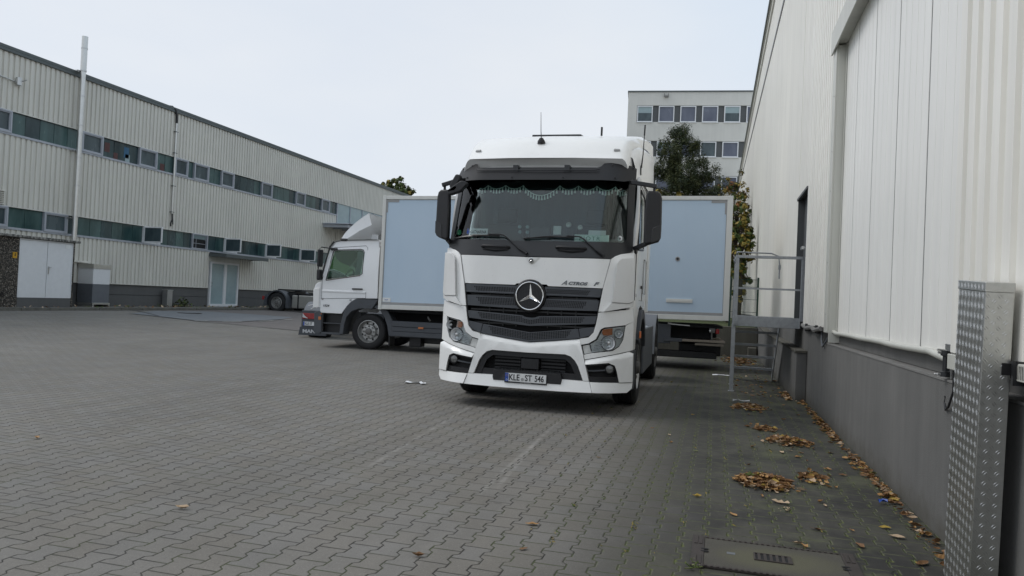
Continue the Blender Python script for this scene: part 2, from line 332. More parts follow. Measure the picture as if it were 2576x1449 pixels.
# ------------------------------------------------------------------ mesh helpers
def link(o): sc.collection.objects.link(o); return o
def tag(o, label=None, cat=None, group=None, kind=None):
    if label: o['label'] = label
    if cat: o['category'] = cat
    if group: o['group'] = group
    if kind: o['kind'] = kind
    return o
def thing(name, label, cat, loc=(0, 0, 0), rz=0, group=None):
    o = link(bpy.data.objects.new(name, None)); o.location = loc; o.rotation_euler = (0, 0, rz); o.empty_display_size = .2
    return tag(o, label, cat, group)
def finish(o, bev=0, smooth=True, ang=38):
    me = o.data
    if smooth:
        me.polygons.foreach_set('use_smooth', [True]*len(me.polygons)); me.set_sharp_from_angle(angle=R(ang))
    if bev:
        b = o.modifiers.new('bevel', 'BEVEL'); b.width = bev; b.segments = 2; b.limit_method = 'ANGLE'; b.angle_limit = R(45); b.harden_normals = True
    return o
class G:
    def __init__(s): s.v = []; s.f = []; s.mi = []; s.cur = 0
    def add(s, vs, fs):
        b = len(s.v); s.v += [tuple(p) for p in vs]
        for f in fs: s.f.append([i+b for i in f]); s.mi.append(s.cur)
    def box(s, x0, x1, y0, y1, z0, z1):
        s.add([(x0, y0, z0), (x1, y0, z0), (x1, y1, z0), (x0, y1, z0), (x0, y0, z1), (x1, y0, z1), (x1, y1, z1), (x0, y1, z1)],
              [(0, 3, 2, 1), (4, 5, 6, 7), (0, 1, 5, 4), (1, 2, 6, 5), (2, 3, 7, 6), (3, 0, 4, 7)]); return s
    def bar(s, p, q, a, b=None, up=(0, 0, 1)):
        b = b or a; p = Vector(p); q = Vector(q); d = (q-p).normalized(); u = Vector(up)
        if abs(d.dot(u)) > .98: u = Vector((0, 1, 0))
        x = d.cross(u).normalized(); y = x.cross(d).normalized()
        vs = [c+x*i*a/2+y*j*b/2 for c in (p, q) for i, j in ((-1, -1), (1, -1), (1, 1), (-1, 1))]
        s.add(vs, [(0, 3, 2, 1), (4, 5, 6, 7), (0, 1, 5, 4), (1, 2, 6, 5), (2, 3, 7, 6), (3, 0, 4, 7)]); return s
    def tube(s, pts, r, n=8, r2=None):
        pts = [Vector(p) for p in pts]; rings = []; up = Vector((0, 0, 1))
        for i, p in enumerate(pts):
            d = (pts[min(i+1, len(pts)-1)]-pts[max(i-1, 0)]).normalized(); u = up if abs(d.dot(up)) < .95 else Vector((0, 1, 0))
            x = d.cross(u).normalized(); y = x.cross(d).normalized()
            rr = r if r2 is None else r+(r2-r)*i/(len(pts)-1)
            rings.append([p+x*math.cos(a)*rr+y*math.sin(a)*rr for a in (2*math.pi*k/n for k in range(n))])
        s.loft(rings, True, True); return s
    def loft(s, rings, closed=True, caps=False):
        n = len(rings[0]); vs = [p for r_ in rings for p in r_]; fs = []
        for i in range(len(rings)-1):
            for j in range(n if closed else n-1):
                a = i*n+j; b = i*n+(j+1) % n; fs.append((a, b, b+n, a+n))
        if caps: fs.append(tuple(reversed(range(n)))); fs.append(tuple(range((len(rings)-1)*n, len(rings)*n)))
        s.add(vs, fs); return s
    def prism(s, poly, mapf, a, b):
        n = len(poly); vs = [mapf(u, v, a) for u, v in poly]+[mapf(u, v, b) for u, v in poly]
        tri = tessellate_polygon([[Vector((u, v, 0)) for u, v in poly]])
        fs = [tuple(t) for t in tri]+[tuple(i+n for i in reversed(t)) for t in tri]+[(i, (i+1) % n, (i+1) % n+n, i+n) for i in range(n)]
        s.add(vs, fs); return s
    def lathe(s, prof, mapf, n=40, closed=False):   # prof: (axial, radius)
        rings = [[mapf(a, r_*math.cos(t), r_*math.sin(t)) for t in (2*math.pi*k/n for k in range(n))] for a, r_ in prof]
        s.loft(rings, True, closed); return s
    def build(s, name, m, parent=None, bev=0, smooth=True, ang=38, recalc=True):
        me = bpy.data.meshes.new(name); me.from_pydata(s.v, [], s.f)
        ms = m if isinstance(m, (list, tuple)) else [m]
        for k in ms: me.materials.append(M[k])
        if len(ms) > 1: me.polygons.foreach_set('material_index', s.mi)
        if recalc:
            bm = bmesh.new(); bm.from_mesh(me); bmesh.ops.recalc_face_normals(bm, faces=bm.faces); bm.to_mesh(me); bm.free()
        me.update(); o = link(bpy.data.objects.new(name, me))
        if parent: o.parent = parent
        return finish(o, bev, smooth, ang)
def B(name, m, parent, *boxes, bev=.004):
    g = G()
    for b in boxes: g.box(*b)
    return g.build(name, m, parent, bev)
def patch(name, m, parent, outline, mapf, th=.03, holes=(), su=.09, sv=.12, bev=.005, ang=30):
    """polygon in (u,v) laid on the surface mapf(u,v,depth), with thickness th"""
    polys = [[Vector((u, v, 0)) for u, v in outline]]+[[Vector((u, v, 0)) for u, v in h] for h in holes]
    flat = [p for q in polys for p in q]; tri = tessellate_polygon(polys)
    bm = bmesh.new(); vs = [bm.verts.new(p) for p in flat]
    for t in tri:
        try: bm.faces.new([vs[i] for i in t])
        except ValueError: pass
    us = [p.x for p in flat]; vv = [p.y for p in flat]
    def cuts(lo, hi, st, no, ax):
        k = math.ceil((lo+1e-4)/st)
        while k*st < hi-1e-4:
            co = [0, 0, 0]; co[ax] = k*st
            bmesh.ops.bisect_plane(bm, geom=bm.verts[:]+bm.edges[:]+bm.faces[:], plane_co=co, plane_no=no, dist=1e-5); k += 1
    if su: cuts(min(us), max(us), su, (1, 0, 0), 0)
    if sv: cuts(min(vv), max(vv), sv, (0, 1, 0), 1)
    front = bm.faces[:]; uv = {}
    ext = bmesh.ops.extrude_face_region(bm, geom=front)
    back = {e for e in ext['geom'] if isinstance(e, bmesh.types.BMVert)}
    for v in bm.verts:
        u_, v_ = v.co.x, v.co.y; v.co = mapf(u_, v_, th if v in back else 0)
    bmesh.ops.recalc_face_normals(bm, faces=bm.faces)
    bmesh.ops.dissolve_limit(bm, angle_limit=R(.3), verts=bm.verts, edges=bm.edges)
    me = bpy.data.meshes.new(name); bm.to_mesh(me); bm.free(); me.materials.append(M[m])
    o = link(bpy.data.objects.new(name, me)); o.parent = parent
    return finish(o, bev, True, ang)
def text(name, body, m, parent, loc, size, rot=(R(90), 0, 0), ext=.002, sx=1, shear=0, off=0, align='LEFT', sp=1):
    c = bpy.data.curves.new(name, 'FONT'); c.body = body; c.size = size; c.extrude = ext; c.shear = shear; c.offset = off; c.align_x = align; c.space_character = sp; c.resolution_u = 3
    t = bpy.data.objects.new('tmp', c); sc.collection.objects.link(t); bpy.context.view_layer.update()
    me = bpy.data.meshes.new_from_object(t.evaluated_get(bpy.context.evaluated_depsgraph_get())); bpy.data.objects.remove(t)
    me.materials.clear(); me.materials.append(M[m])
    o = link(bpy.data.objects.new(name, me)); o.parent = parent; o.location = loc; o.rotation_euler = rot; o.scale = (sx, 1, 1)
    return o
def mx(p): return [(-u, v) for u, v in reversed(p)]
def ring(cx, cz, r, n=24, a0=0): return [(cx+r*math.cos(a0+2*math.pi*k/n), cz+r*math.sin(a0+2*math.pi*k/n)) for k in range(n)]

def gz(x):
    t = min(1, max(0, (-9-x)/12)); return .34*t*t*(3-2*t)


# ------------------------------------------------------------------ ground
g = G(); xs = [-400, -60, -30]+[-21-0.0+.75*k for k in range(17)]+[-8, -4, 0, 1.6, 5, 40, 400]; ys = [-60, 0, 10, 20, 30, 60, 120, 600]
xs = sorted(set(xs))
g.add([(x, y, gz(x)) for y in ys for x in xs], [(j*len(xs)+i, j*len(xs)+i+1, (j+1)*len(xs)+i+1, (j+1)*len(xs)+i) for j in range(len(ys)-1) for i in range(len(xs)-1)])
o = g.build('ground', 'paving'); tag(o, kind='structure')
def sheet(name, m, pts, dz, kind='structure', su=.8):
    polys = [[Vector((*p, 0)) for p in pts]]; bm = bmesh.new(); vs = [bm.verts.new(p) for p in polys[0]]
    for t in tessellate_polygon(polys): bm.faces.new([vs[i] for i in t])
    lo = min(p[0] for p in pts); hi = max(p[0] for p in pts); k = 0
    for x in xs:
        if lo < x < hi: bmesh.ops.bisect_plane(bm, geom=bm.verts[:]+bm.edges[:]+bm.faces[:], plane_co=(x, 0, 0), plane_no=(1, 0, 0), dist=1e-5)
    def gl(x):
        for a, b in zip(xs, xs[1:]):
            if a <= x <= b: return gz(a)+(gz(b)-gz(a))*(x-a)/(b-a)
        return gz(x)
    for v in bm.verts: v.co.z = gl(v.co.x)+dz
    bmesh.ops.recalc_face_normals(bm, faces=bm.faces)
    if bm.faces[0].normal.z < 0: bmesh.ops.reverse_faces(bm, faces=bm.faces)
    me = bpy.data.meshes.new(name); bm.to_mesh(me); bm.free(); me.materials.append(M[m]); o = link(bpy.data.objects.new(name, me)); tag(o, kind=kind); return o
sheet('reddish_road', 'asphaltr', [(-20.7, 29.5), (-20.72, 24.4), (-17.8, 20.6), (-15.3, 20.6), (-12.4, 20.8), (-11.5, 24), (-11.5, 60), (-20.7, 60)], .005)
sheet('grey_road_patch', 'asphalt', [(-20.2, 23.2), (-18.9, 20.6), (-16.15, 20.3), (-15.6, 21.6), (-15.9, 24.8), (-16.6, 26.8), (-19.8, 25.4)], .010)
g = G()
for a, b in (((-16.15, 20.3), (-18.9, 20.5)), ((-19.75, 25.5), (-16.5, 26.9)), ((-16.15, 20.3), (-15.5, 22)), ((-15.5, 22), (-15.9, 25)), ((-12.4, 20.8), (-16.1, 20.15)), ((-17.8, 20.6), (-20.6, 22.6))):
    n = 8
    for k in range(n):
        p = [a[i]+(b[i]-a[i])*k/n for i in (0, 1)]; q = [a[i]+(b[i]-a[i])*(k+1)/n for i in (0, 1)]
        d = Vector((q[0]-p[0], q[1]-p[1], 0)).normalized(); nn = Vector((-d.y, d.x, 0))*.035
        g.add([(p[0]-nn.x, p[1]-nn.y, gz(p[0])+.017), (q[0]-nn.x, q[1]-nn.y, gz(q[0])+.017), (q[0]+nn.x, q[1]+nn.y, gz(q[0])+.017), (p[0]+nn.x, p[1]+nn.y, gz(p[0])+.017)], [(0, 1, 2, 3)])
tag(g.build('road_joint', 'seal', smooth=False), kind='structure')
dash = [((-16.0, 20.1), (-15.83, 20.55)), ((-15.62, 21.0), (-15.42, 21.75)), ((-15.40, 22.7), (-15.52, 23.75)), ((-15.7, 24.8), (-15.66, 25.25)), ((-15.7, 26.2), (-15.8, 26.9))]
g = G()
for p, q in dash:
    d = Vector((q[0]-p[0], q[1]-p[1], 0)).normalized(); nn = Vector((-d.y, d.x, 0))*.055; z = gz(p[0])+.021
    g.add([(p[0]-nn.x, p[1]-nn.y, z), (q[0]-nn.x, q[1]-nn.y, z), (q[0]+nn.x, q[1]+nn.y, z), (p[0]+nn.x, p[1]+nn.y, z)], [(0, 1, 2, 3)])
tag(g.build('lane_marking', 'mark', smooth=False), kind='structure')
# verge strip and kerb along the left building
g = G(); g.box(-22.4, -20.72, 8, 60, .0, .425); tag(g.build('verge', 'kerb'), kind='structure')
g = G()
y = 8
while y < 60:
    L = 1.0; e = rnd.uniform(-.012, .012); g.box(-20.72+e, -20.60+e, y+.006, y+L-.006, .1, .44+rnd.uniform(-.008, .008)); y += L
tag(g.build('kerb', 'kerb', bev=.012), kind='structure')
mh = thing('manhole_cover', 'round dark iron manhole cover in the grey asphalt patch near the far door', 'manhole', (-18.85, 23.4, gz(-18.85)+.012))
g = G(); g.lathe([(0, .42), (.012, .42), (.012, .34), (0, .34)], lambda a, u, v: (u, v, a)); g.build('rim', 'castiron', mh)
g = G(); g.prism(ring(0, 0, .33), lambda u, v, d: (u, v, d), 0, .009); g.build('lid', 'asphalt', mh)
# raised ground behind the low wall
g = G(); g.box(-9, 1.36, 22.8, 54, -.1, .80); o = g.build('grass_bank', 'grass'); tag(o, kind='structure')

# rectangular drain cover in the foreground
dc = thing('drain_cover', 'long concrete filled access cover with iron frame and small slotted grate in the foreground', 'drain cover', (.36, 4.27, 0), R(-.5))
g = G(); g.box(-.365, .365, -.235, .235, .004, .012)
g2 = G()
for sx_ in (-1, 1): g2.box(sx_*.40-.034, sx_*.40+.034, -.27, .27, .003, .016)
for sy in (-1, 1):
    g2.box(-.366, .366, sy*.245-.010, sy*.245+.010, .003, .014)
    for k in range(24): g2.box(-.36+k*.0305, -.345+k*.0305, sy*.245-.012, sy*.245+.012, .014, .018)
g2.build('frame', 'castiron', dc, bev=.002)
for sx_ in (-1, 1):
    for yy in (-.17, .17):
        for q0 in (-.022, .004): g3 = G(); g3.box(sx_*.40+q0, sx_*.40+q0+.019, yy-.07, yy+.07, .016, .020); g3.build('hinge_plate', 'castiron', dc, bev=.001)
    g4 = G()
    for yy in (-.02, .02): g4.prism([(sx_*.362+.022*math.cos(a), yy+.011*math.sin(a)) for a in (k*math.pi/6 for k in range(12))], lambda u, v, d: (u, v, d), .0165, .0175)
    g4.build('lifting_hole', 'dark', dc)
g.build('infill', 'mossfill', dc)
gr = G(); gx, gy = -.0, -.0
gr.box(-.095, .085, -.052, -.044, .012, .019); gr.box(-.095, .085, .060, .068, .012, .019); gr.box(-.103, -.095, -.052, .068, .012, .019); gr.box(.085, .093, -.052, .068, .012, .019)
for k in range(6): gr.box(-.083+k*.031, -.067+k*.031, -.044, .060, .012, .018)
gro = gr.build('grate', 'castiron', dc, bev=.001)
g = G(); g.box(-.095, .085, -.044, .060, .0125, .0135); g.build('slot_depth', 'dark', gro)
g = G(); g.box(-.245, -.20, -.008, .028, .0122, .0132); g.build('inlay_plate', 'greyink', dc)


# ------------------------------------------------------------------ left warehouse
XL = -22.3
def ribs(g, x, y0, y1, z0, z1, sgn, pitch=.195, depth=.03, wide=.6):
    """trapezoid sheet facing sgn*X"""
    pts = []; y = y0
    while y < y1-1e-6:
        a = y; w_ = pitch*wide; s_ = pitch*.05
        for (dy, dd) in ((0, 0), (s_, 1), (w_-s_, 1), (w_, 0)):
            if a+dy <= y1: pts.append((a+dy, dd))
        y += pitch
    pts.append((y1, 0))
    vs = [(x+sgn*depth*d, y_, z) for z in (z0, z1) for y_, d in pts]; n = len(pts)
    g.add(vs, [(i, i+1, i+1+n, i+n) for i in range(n-1)])
ZC, ZL0, ZL1, ZU0, ZU1, ZR = 1.30, 2.95, 3.68, 6.0, 6.78, 8.72
wh = thing('warehouse', 'long two storey warehouse with cream ribbed cladding and two dark window bands', 'warehouse', (0, 0, 0))
Y0, Y1 = 9.0, 62.0
g = G(); g.box(-45, XL-.12, Y0, Y1, 0, ZR-.05); g.build('inner_wall', 'plinthL', wh)
g = G(); g.box(-45.2, XL+.06, Y0-.05, Y1+.05, ZR, ZR+.10); g.box(XL-.12, XL+.06, Y0-.05, Y1+.05, ZR-.10, ZR); g.build('roof_trim', 'rooftrim', wh, bev=.01)
def strip(name, z0, z1, segs):
    for a, b in segs:
        g = G(); ribs(g, XL-.035, a, b, z0, z1, 1, .195, .040, .66); g.box(XL-.05, XL-.037, a, b, z0, z1); g.box(XL-.05, XL+.02, a, b, z0-.03, z0-.002); g.build('cladding', 'cladL', wh, smooth=False)
strip('a', ZU1, ZR-.10, [(Y0, Y1)])
strip('b', ZL1, ZU0, [(Y0, 40.3)]); strip('b2', ZL1, 5.3, [(40.3, 47)]); strip('b3', ZL1, ZU0, [(47, Y1)])
strip('c', ZC, ZL0, [(Y0, 28.85), (31.1, Y1)])
g = G(); g.box(XL-.12, XL-.04, Y0, 28.85, .0, .86); g.box(XL-.12, XL-.04, 31.1, Y1, 0, .86); g.box(XL-.12, XL-.05, Y0, 28.85, .875, ZC-.035); g.box(XL-.12, XL-.05, 31.1, Y1, .875, ZC-.035)
g.build('plinth', 'plinthL', wh)
def winframe(par, y0, y1, z0, z1, fm='wframe', pm='winblue', x=XL, w_=.055, t=.07, prot=.05, stuff=None):
    f = G(); f.box(x-t, x+prot, y0, y0+w_, z0, z1); f.box(x-t, x+prot, y1-w_, y1, z0, z1); f.box(x-t, x+prot, y0+w_, y1-w_, z0, z0+w_); f.box(x-t, x+prot, y0+w_, y1-w_, z1-w_, z1)
    i = w_+.035; f.box(x-t+.01, x+prot-.02, y0+w_, y0+i, z0+w_, z1-w_); f.box(x-t+.01, x+prot-.02, y1-i, y1-w_, z0+w_, z1-w_); f.box(x-t+.01, x+prot-.02, y0+i, y1-i, z0+w_, z0+i); f.box(x-t+.01, x+prot-.02, y0+i, y1-i, z1-i, z1-w_)
    o = f.build('window', fm, par, bev=.006)
    p = G(); p.box(x-.03, x-.018, y0+i, y1-i, z0+i, z1-i); p.build('pane', pm, o)
    return o
def band(z0, z1, wins, y0, y1, m1, opens):
    # sill and head trims
    g = G(); g.box(XL-.10, XL+.03, y0, y1, z0-.03, z0+.045); g.box(XL-.10, XL+.015, y0, y1, z1-.03, z1+.0); g.build('band_trim', 'wframe', wh, bev=.005)
    edges = [y0]+[v for a in wins for v in a[:2]]+[y1]
    for a, b in zip(edges[0::2], edges[1::2]):
        if b-a < .05: continue
        n = max(1, round((b-a)/.55)); g = G()
        for k in range(n):
            g.cur = rnd.choice((0, 0, 0, 1, 1)); ya = a+(b-a)*k/n; yb = a+(b-a)*(k+1)/n
            g.box(XL-.07, XL-.055+rnd.uniform(0, .004), ya+.008, yb-.008, z0+.05, z1-.03)
        g.build('glazing', ['teal', 'teal2'], wh, smooth=False)
    for wv in wins:
        if len(wv) == 3: continue
        winframe(wh, wv[0], wv[1], z0+.03, z1-.02)
up = [(17.5, 18.74), (21.5, 22.46), (24.27, 25.24), (26.29, 27.09), (27.49, 28.46), (29.35, 30.28), (32.51, 33.44), (35.69, 36.63), (38.43, 39.34)]
band(ZU0, ZU1, up, Y0, 40.3, 'teal', []); band(ZU0, ZU1, [], 47, Y1, 'teal', [])
low = [(17.4, 18.78), (20.13, 21.08), (24.72, 25.66, 'o'), (27.6, 28.62, 't'), (29.85, 30.77, 'o'), (33.15, 34.06, 'o'), (36.4, 37.37, 'o')]
band(ZL0, ZL1, low, Y0, Y1, 'teal', [])
for (a, b, kd) in [q for q in low if len(q) == 3]:
    z0, z1 = ZL0+.03, ZL1-.02; w_ = .05
    f = G(); f.box(XL-.07, XL+.04, a, a+w_, z0, z1); f.box(XL-.07, XL+.04, b-w_, b, z0, z1); f.box(XL-.07, XL+.04, a+w_, b-w_, z0, z0+w_); f.box(XL-.07, XL+.04, a+w_, b-w_, z1-w_, z1)
    o = f.build('window', 'wwhite' if kd == 'o' else 'wframe', wh, bev=.006)
    p = G(); p.box(XL-.10, XL-.08, a+w_, b-w_, z0+w_, z1-w_); p.build('room_beyond', 'dark', o)
    p = G(); p.box(XL-.079, XL-.07, a+w_, b-w_, z0+.25, z0+.27); p.box(XL-.079, XL-.07, a+w_+.3, a+w_+.32, z0+w_, z1-w_); p.build('inner_bar', 'wframe', o)
    W_ = b-a-.06; H_ = z1-z0-.04
    s_ = G(); s_.box(0, .045, 0, .05, 0, H_); s_.box(W_-.045, W_, 0, .05, 0, H_); s_.box(.045, W_-.045, 0, .05, 0, .05); s_.box(.045, W_-.045, 0, .05, H_-.05, H_)
    sh = s_.build('sash', 'wwhite' if kd == 'o' else 'wframe', o, bev=.004)
    pp = G(); pp.box(.045, W_-.045, .02, .028, .05, H_-.05)
    if kd == 'o':
        sh.location = (XL+.03, a-.02, z0+.02); pn = pp.build('pane', 'winblue', o); pn.location = sh.location
    else:
        s_mat = Matrix.Translation((XL+.05, a+.03, z1-.02)) @ Matrix.Rotation(R(90), 4, 'Z') @ Matrix.Rotation(R(28), 4, 'X') @ Matrix.Translation((0, 0, -H_))
        sh.matrix_local = s_mat; pn = pp.build('pane', 'frost', o); pn.matrix_local = s_mat
# goods seen behind the upper glazing
for (a, b, z0, z1, m) in ((23.05, 23.25, .05, .30, 'boxred'), (22.6, 22.85, .25, .60, 'boxred'), (23.55, 23.8, .20, .62, 'boxblue'), (23.62, 23.85, .03, .35, 'frost'), (24.6, 24.85, .10, .40, 'boxblue'), (25.5, 25.75, .03, .35, 'boxred'), (26.5, 26.75, .1, .3, 'boxblue'), (21.75, 22.2, .1, .3, 'boxblue'), (28.0, 28.3, .1, .35, 'boxblue')):
    g = G(); g.box(XL-.054 if m != 'x' else 0, XL-.048, a, b, ZU0+z0, ZU0+z1); g.build('stored_carton', m, wh)
# translucent gate panels and canopy further back
g = G()
for k in range(4): g.box(XL-.06, XL-.03, 40.35+k*1.65, 41.95+k*1.65, 5.3, ZU1)
g.build('gate_glazing', 'frost', wh)
g = G()
for k in range(5): g.box(XL-.07, XL+.02, 40.3+k*1.65-.03, 40.3+k*1.65+.03, 5.3, ZU1)
g.build('gate_mullion', 'wframe', wh)
cp = G(); cp.box(XL, XL+1.6, 38.7, 38.78, 5.12, 5.30); cp.box(XL+1.5, XL+1.6, 38.78, 47.9, 5.12, 5.28)
for k in range(8): cp.box(XL, XL+1.6, 39.9+k*1.1, 39.98+k*1.1, 5.14, 5.26)
cpo = cp.build('canopy', 'wframe', wh, bev=.01)
g = G(); pts = []
for k in range(60): y_ = 38.6+k*.155; pts += [(y_, 5.32), (y_+.05, 5.37), (y_+.10, 5.37), (y_+.15, 5.32)]
g.add([(x_, y_, z_) for x_ in (XL-.0, XL+1.75) for y_, z_ in pts], [(i, i+1, i+1+len(pts), i+len(pts)) for i in range(len(pts)-1)]); g.build('corrugated_roof', 'wframe', cpo, smooth=False)
# double door with small canopy
dr = G(); a, b, z0, z1 = 28.93, 31.02, .43, 2.50
for (p, q) in ((a, a+.09), (29.93, 30.10), (b-.09, b)): dr.box(XL-.1, XL+.02, p, q, z0, z1)
dr.box(XL-.1, XL+.02, a+.09, 29.93, z0, z0+.12); dr.box(XL-.1, XL+.02, 30.10, b-.09, z0, z0+.12); dr.box(XL-.1, XL+.02, a+.09, 29.93, z1-.09, z1); dr.box(XL-.1, XL+.02, 30.10, b-.09, z1-.09, z1)
dro = dr.build('door', 'wwhite', wh, bev=.008)
for p, q in ((a+.09, 29.93), (30.10, b-.09)): g = G(); g.box(XL-.06, XL-.045, p, q, z0+.12, z1-.09); g.build('pane', 'frost', dro)
g = G(); g.tube([(XL+.02, a+.05, 1.55), (XL+.09, a+.05, 1.53), (XL+.09, a+.05, 1.38), (XL+.02, a+.05, 1.36)], .016); g.build('handle', 'chrome', dro)
g = G(); g.box(XL-.1, XL-.02, 28.85, 31.1, 2.50, 2.80); g.build('door_header', 'trimR', wh)
g = G(); g.box(XL, XL+.95, 28.75, 32.0, 2.80, 2.86); g.box(XL+.9, XL+.95, 28.75, 32.0, 2.70, 2.80); g.box(XL, XL+.9, 28.75, 28.8, 2.72, 2.80); g.box(XL, XL+.9, 31.95, 32.0, 2.72, 2.80); g.build('door_canopy', 'rooftrim', wh, bev=.008)
# louvre
lv = G(); lv.box(XL, XL+.06, 18.0, 18.62, 3.70, 3.73); lv.box(XL, XL+.06, 18.58, 18.62, 3.73, 4.12)
for k in range(6): lv.box(XL+.01, XL+.05, 18.0, 18.58, 3.76+k*.06, 3.785+k*.06)
lv.box(XL, XL+.07, 17.95, 18.66, 4.12, 4.16); lv.build('louvre', 'cladL', wh, bev=.003)

fl = thing('flue_pipe', 'tall shiny metal flue pipe clamped to the cream warehouse beside the utility kiosk', 'flue pipe', (XL+.28, 21.15, 2.7))
g = G(); g.lathe([(0, .085), (6.1, .085), (6.1, .10), (7.35, .10), (7.35, .088), (7.30, .088)], lambda a, u, v: (u, v, a), 24); g.build('pipe', 'alu', fl)
g = G()
for z in (.9, 2.0, 3.0, 4.15, 5.2, 6.1, 6.9): g.lathe([(z, .085), (z, .102 if z < 6 else .108), (z+.05, .102 if z < 6 else .108), (z+.05, .085)], lambda a, u, v: (u, v, a), 24)
g.build('pipe_collar', 'silver', fl)
for z in (.9, 3.3, 6.15): g = G(); g.box(-.33, -.10, -.03, .03, z-.06, z-.02); g.box(-.33, -.10, -.14, -.11, z-.06, z-.02); g.box(-.12, -.09, -.14, .14, z-.06, z-.02); g.build('wall_bracket', 'silver', fl)
dp = thing('cable_duct', 'thin silver cable duct with black hose ends running down the cream warehouse', 'cable duct', (XL+.05, 26.22, 3.9))
g = G(); g.tube([(0, 0, .45), (0, 0, 4.3)], .045, 10); g.build('duct', 'alu', dp)
g = G(); g.tube([(0, 0, 4.28), (0, -.02, 4.6), (0, -.10, 4.82), (-.05, -.25, 4.92), (-.25, -.35, 4.93)], .05, 10); g.build('hose', 'black', dp)
g = G(); g.tube([(0, 0, .5), (.02, .02, .2), (0, -.05, .05), (-.03, .0, -.08)], .028, 8); g.tube([(0, 0, .5), (.0, .06, .2), (.02, .06, 0)], .022, 8); g.build('hose', 'black', dp)
for z in (.5, 1.6, 3.0, 3.9): g = G(); g.box(-.05, .04, -.09, .09, z, z+.035); g.build('clamp', 'rooftrim', dp)
fl2 = thing('wall_floodlight', 'small floodlight on a thin bracket high on the left end of the warehouse', 'floodlight', (XL+.03, 18.85, 7.72))
g = G(); g.tube([(0, -1.6, .12), (.02, -.12, .02), (.04, 0, .02)], .02); g.tube([(0, 0, 0), (.25, .12, .12)], .02); g.build('bracket', 'silver', fl2)
g = G(); g.box(.02, .13, -.10, .06, -.10, .17); g.build('lamp_head', 'silver', fl2, bev=.02)

ks = thing('utility_kiosk', 'pebble dashed utility kiosk with white double metal doors and lichened flat roof', 'kiosk', (-21.1, 19.0, .41))
g = G(); g.box(-1.15, 0, -1.9, -.75, 0, 2.2); g.box(-1.15, 0, 1.23, 1.32, 0, 2.2); g.box(-1.15, -.09, -.75, 1.23, .0, 2.2); g.build('wall', 'pebble', ks)
g = G(); g.box(-1.25, .10, -2.0, 1.46, 2.205, 2.285); g.build('roof', 'lichen', ks, bev=.015)
g = G(); g.box(-.08, .01, -.75, 1.23, .0, .32); g.build('plinth', 'plinthL', ks)
for (p, q) in ((-.72, .24), (.26, 1.20)):
    g = G(); g.box(-.07, .015, p, q, .345, 2.15); d_ = g.build('door', 'wwhite', ks, bev=.006)
    if p > 0: g2 = G(); g2.tube([(.03, p+.05, 1.30), (.05, p+.05, 1.33), (.05, p+.13, 1.33)], .014); g2.box(.016, .03, p+.03, p+.07, 1.10, 1.36); g2.build('handle', 'silver', d_)
g = G(); g.box(-.08, .02, -.76, -.725, .33, 2.19); g.box(-.08, .02, 1.205, 1.235, .33, 2.19); g.box(-.08, .02, -.725, 1.205, 2.155, 2.19); g.box(-.08, .02, -.725, 1.205, .325, .345); g.build('door_frame', 'wwhite', ks)
g = G(); g.box(.001, .012, -.98, -.83, 1.55, 1.74); sg_ = g.build('warning_sign', 'yellow', ks)
g = G(); g.add([(.014, -.90, 1.60), (.014, -.87, 1.66), (.014, -.93, 1.65), (.014, -.89, 1.72), (.014, -.915, 1.66), (.014, -.87, 1.67)], [(0, 1, 2), (3, 4, 5)]); g.build('lightning_mark', 'ink', sg_, recalc=False)
g = G(); g.box(.016, .022, .93, 1.12, 2.0, 2.12); g.build('notice', 'paper', ks)
g = G()
for k in range(4): g.box(.0, .02, -1.45, -1.2, .34+k*.045, .36+k*.045)
g.build('vent', 'black', ks)
for k in range(4): g = G(); g.prism(ring(0, 0, .02, 10), lambda u, v, d, k=k: (d, -1.33+k*.07+u, 2.08+v), .001, .006); g.build('vent_hole', 'dark', ks)

pc = thing('pipe_cover', 'white and grey metal housing with checker plate top standing beside the kiosk', 'housing', (-21.6, 22.05, .41))
g = G(); g.box(-.68, 0, -.40, .36, .84, 1.40); g.build('upper_casing', 'wwhite', pc, bev=.004)
g = G(); g.box(-.68, 0, -.40, .36, .16, .839); g.build('lower_casing', 'fenderb', pc, bev=.004)
g = G(); g.box(-.70, .02, -.42, .40, 1.40, 1.57); g.build('checker_top', 'alu', pc, bev=.004)
g = G(); g.box(-.68, .03, -.40, -.33, 0, .16); g.box(-.68, .03, .32, .39, 0, .16); g.box(-.0, .03, -.33, .32, .10, .165); g.build('foot_frame', 'silver', pc)
g = G(); g.box(-.70, -.60, -1.2, .0, 1.60, 1.66); g.build('ledge', 'cladL', pc)
jp = G(); jp.box(XL+.1, XL+.36, 25.85, 26.14, .42, 1.10); jp.box(XL+.08, XL+.38, 25.83, 26.16, 1.10, 1.13); o = jp.build('junction_pillar', 'silver', bev=.01); tag(o, 'grey metal junction pillar standing by weeds at the warehouse wall', 'junction box')


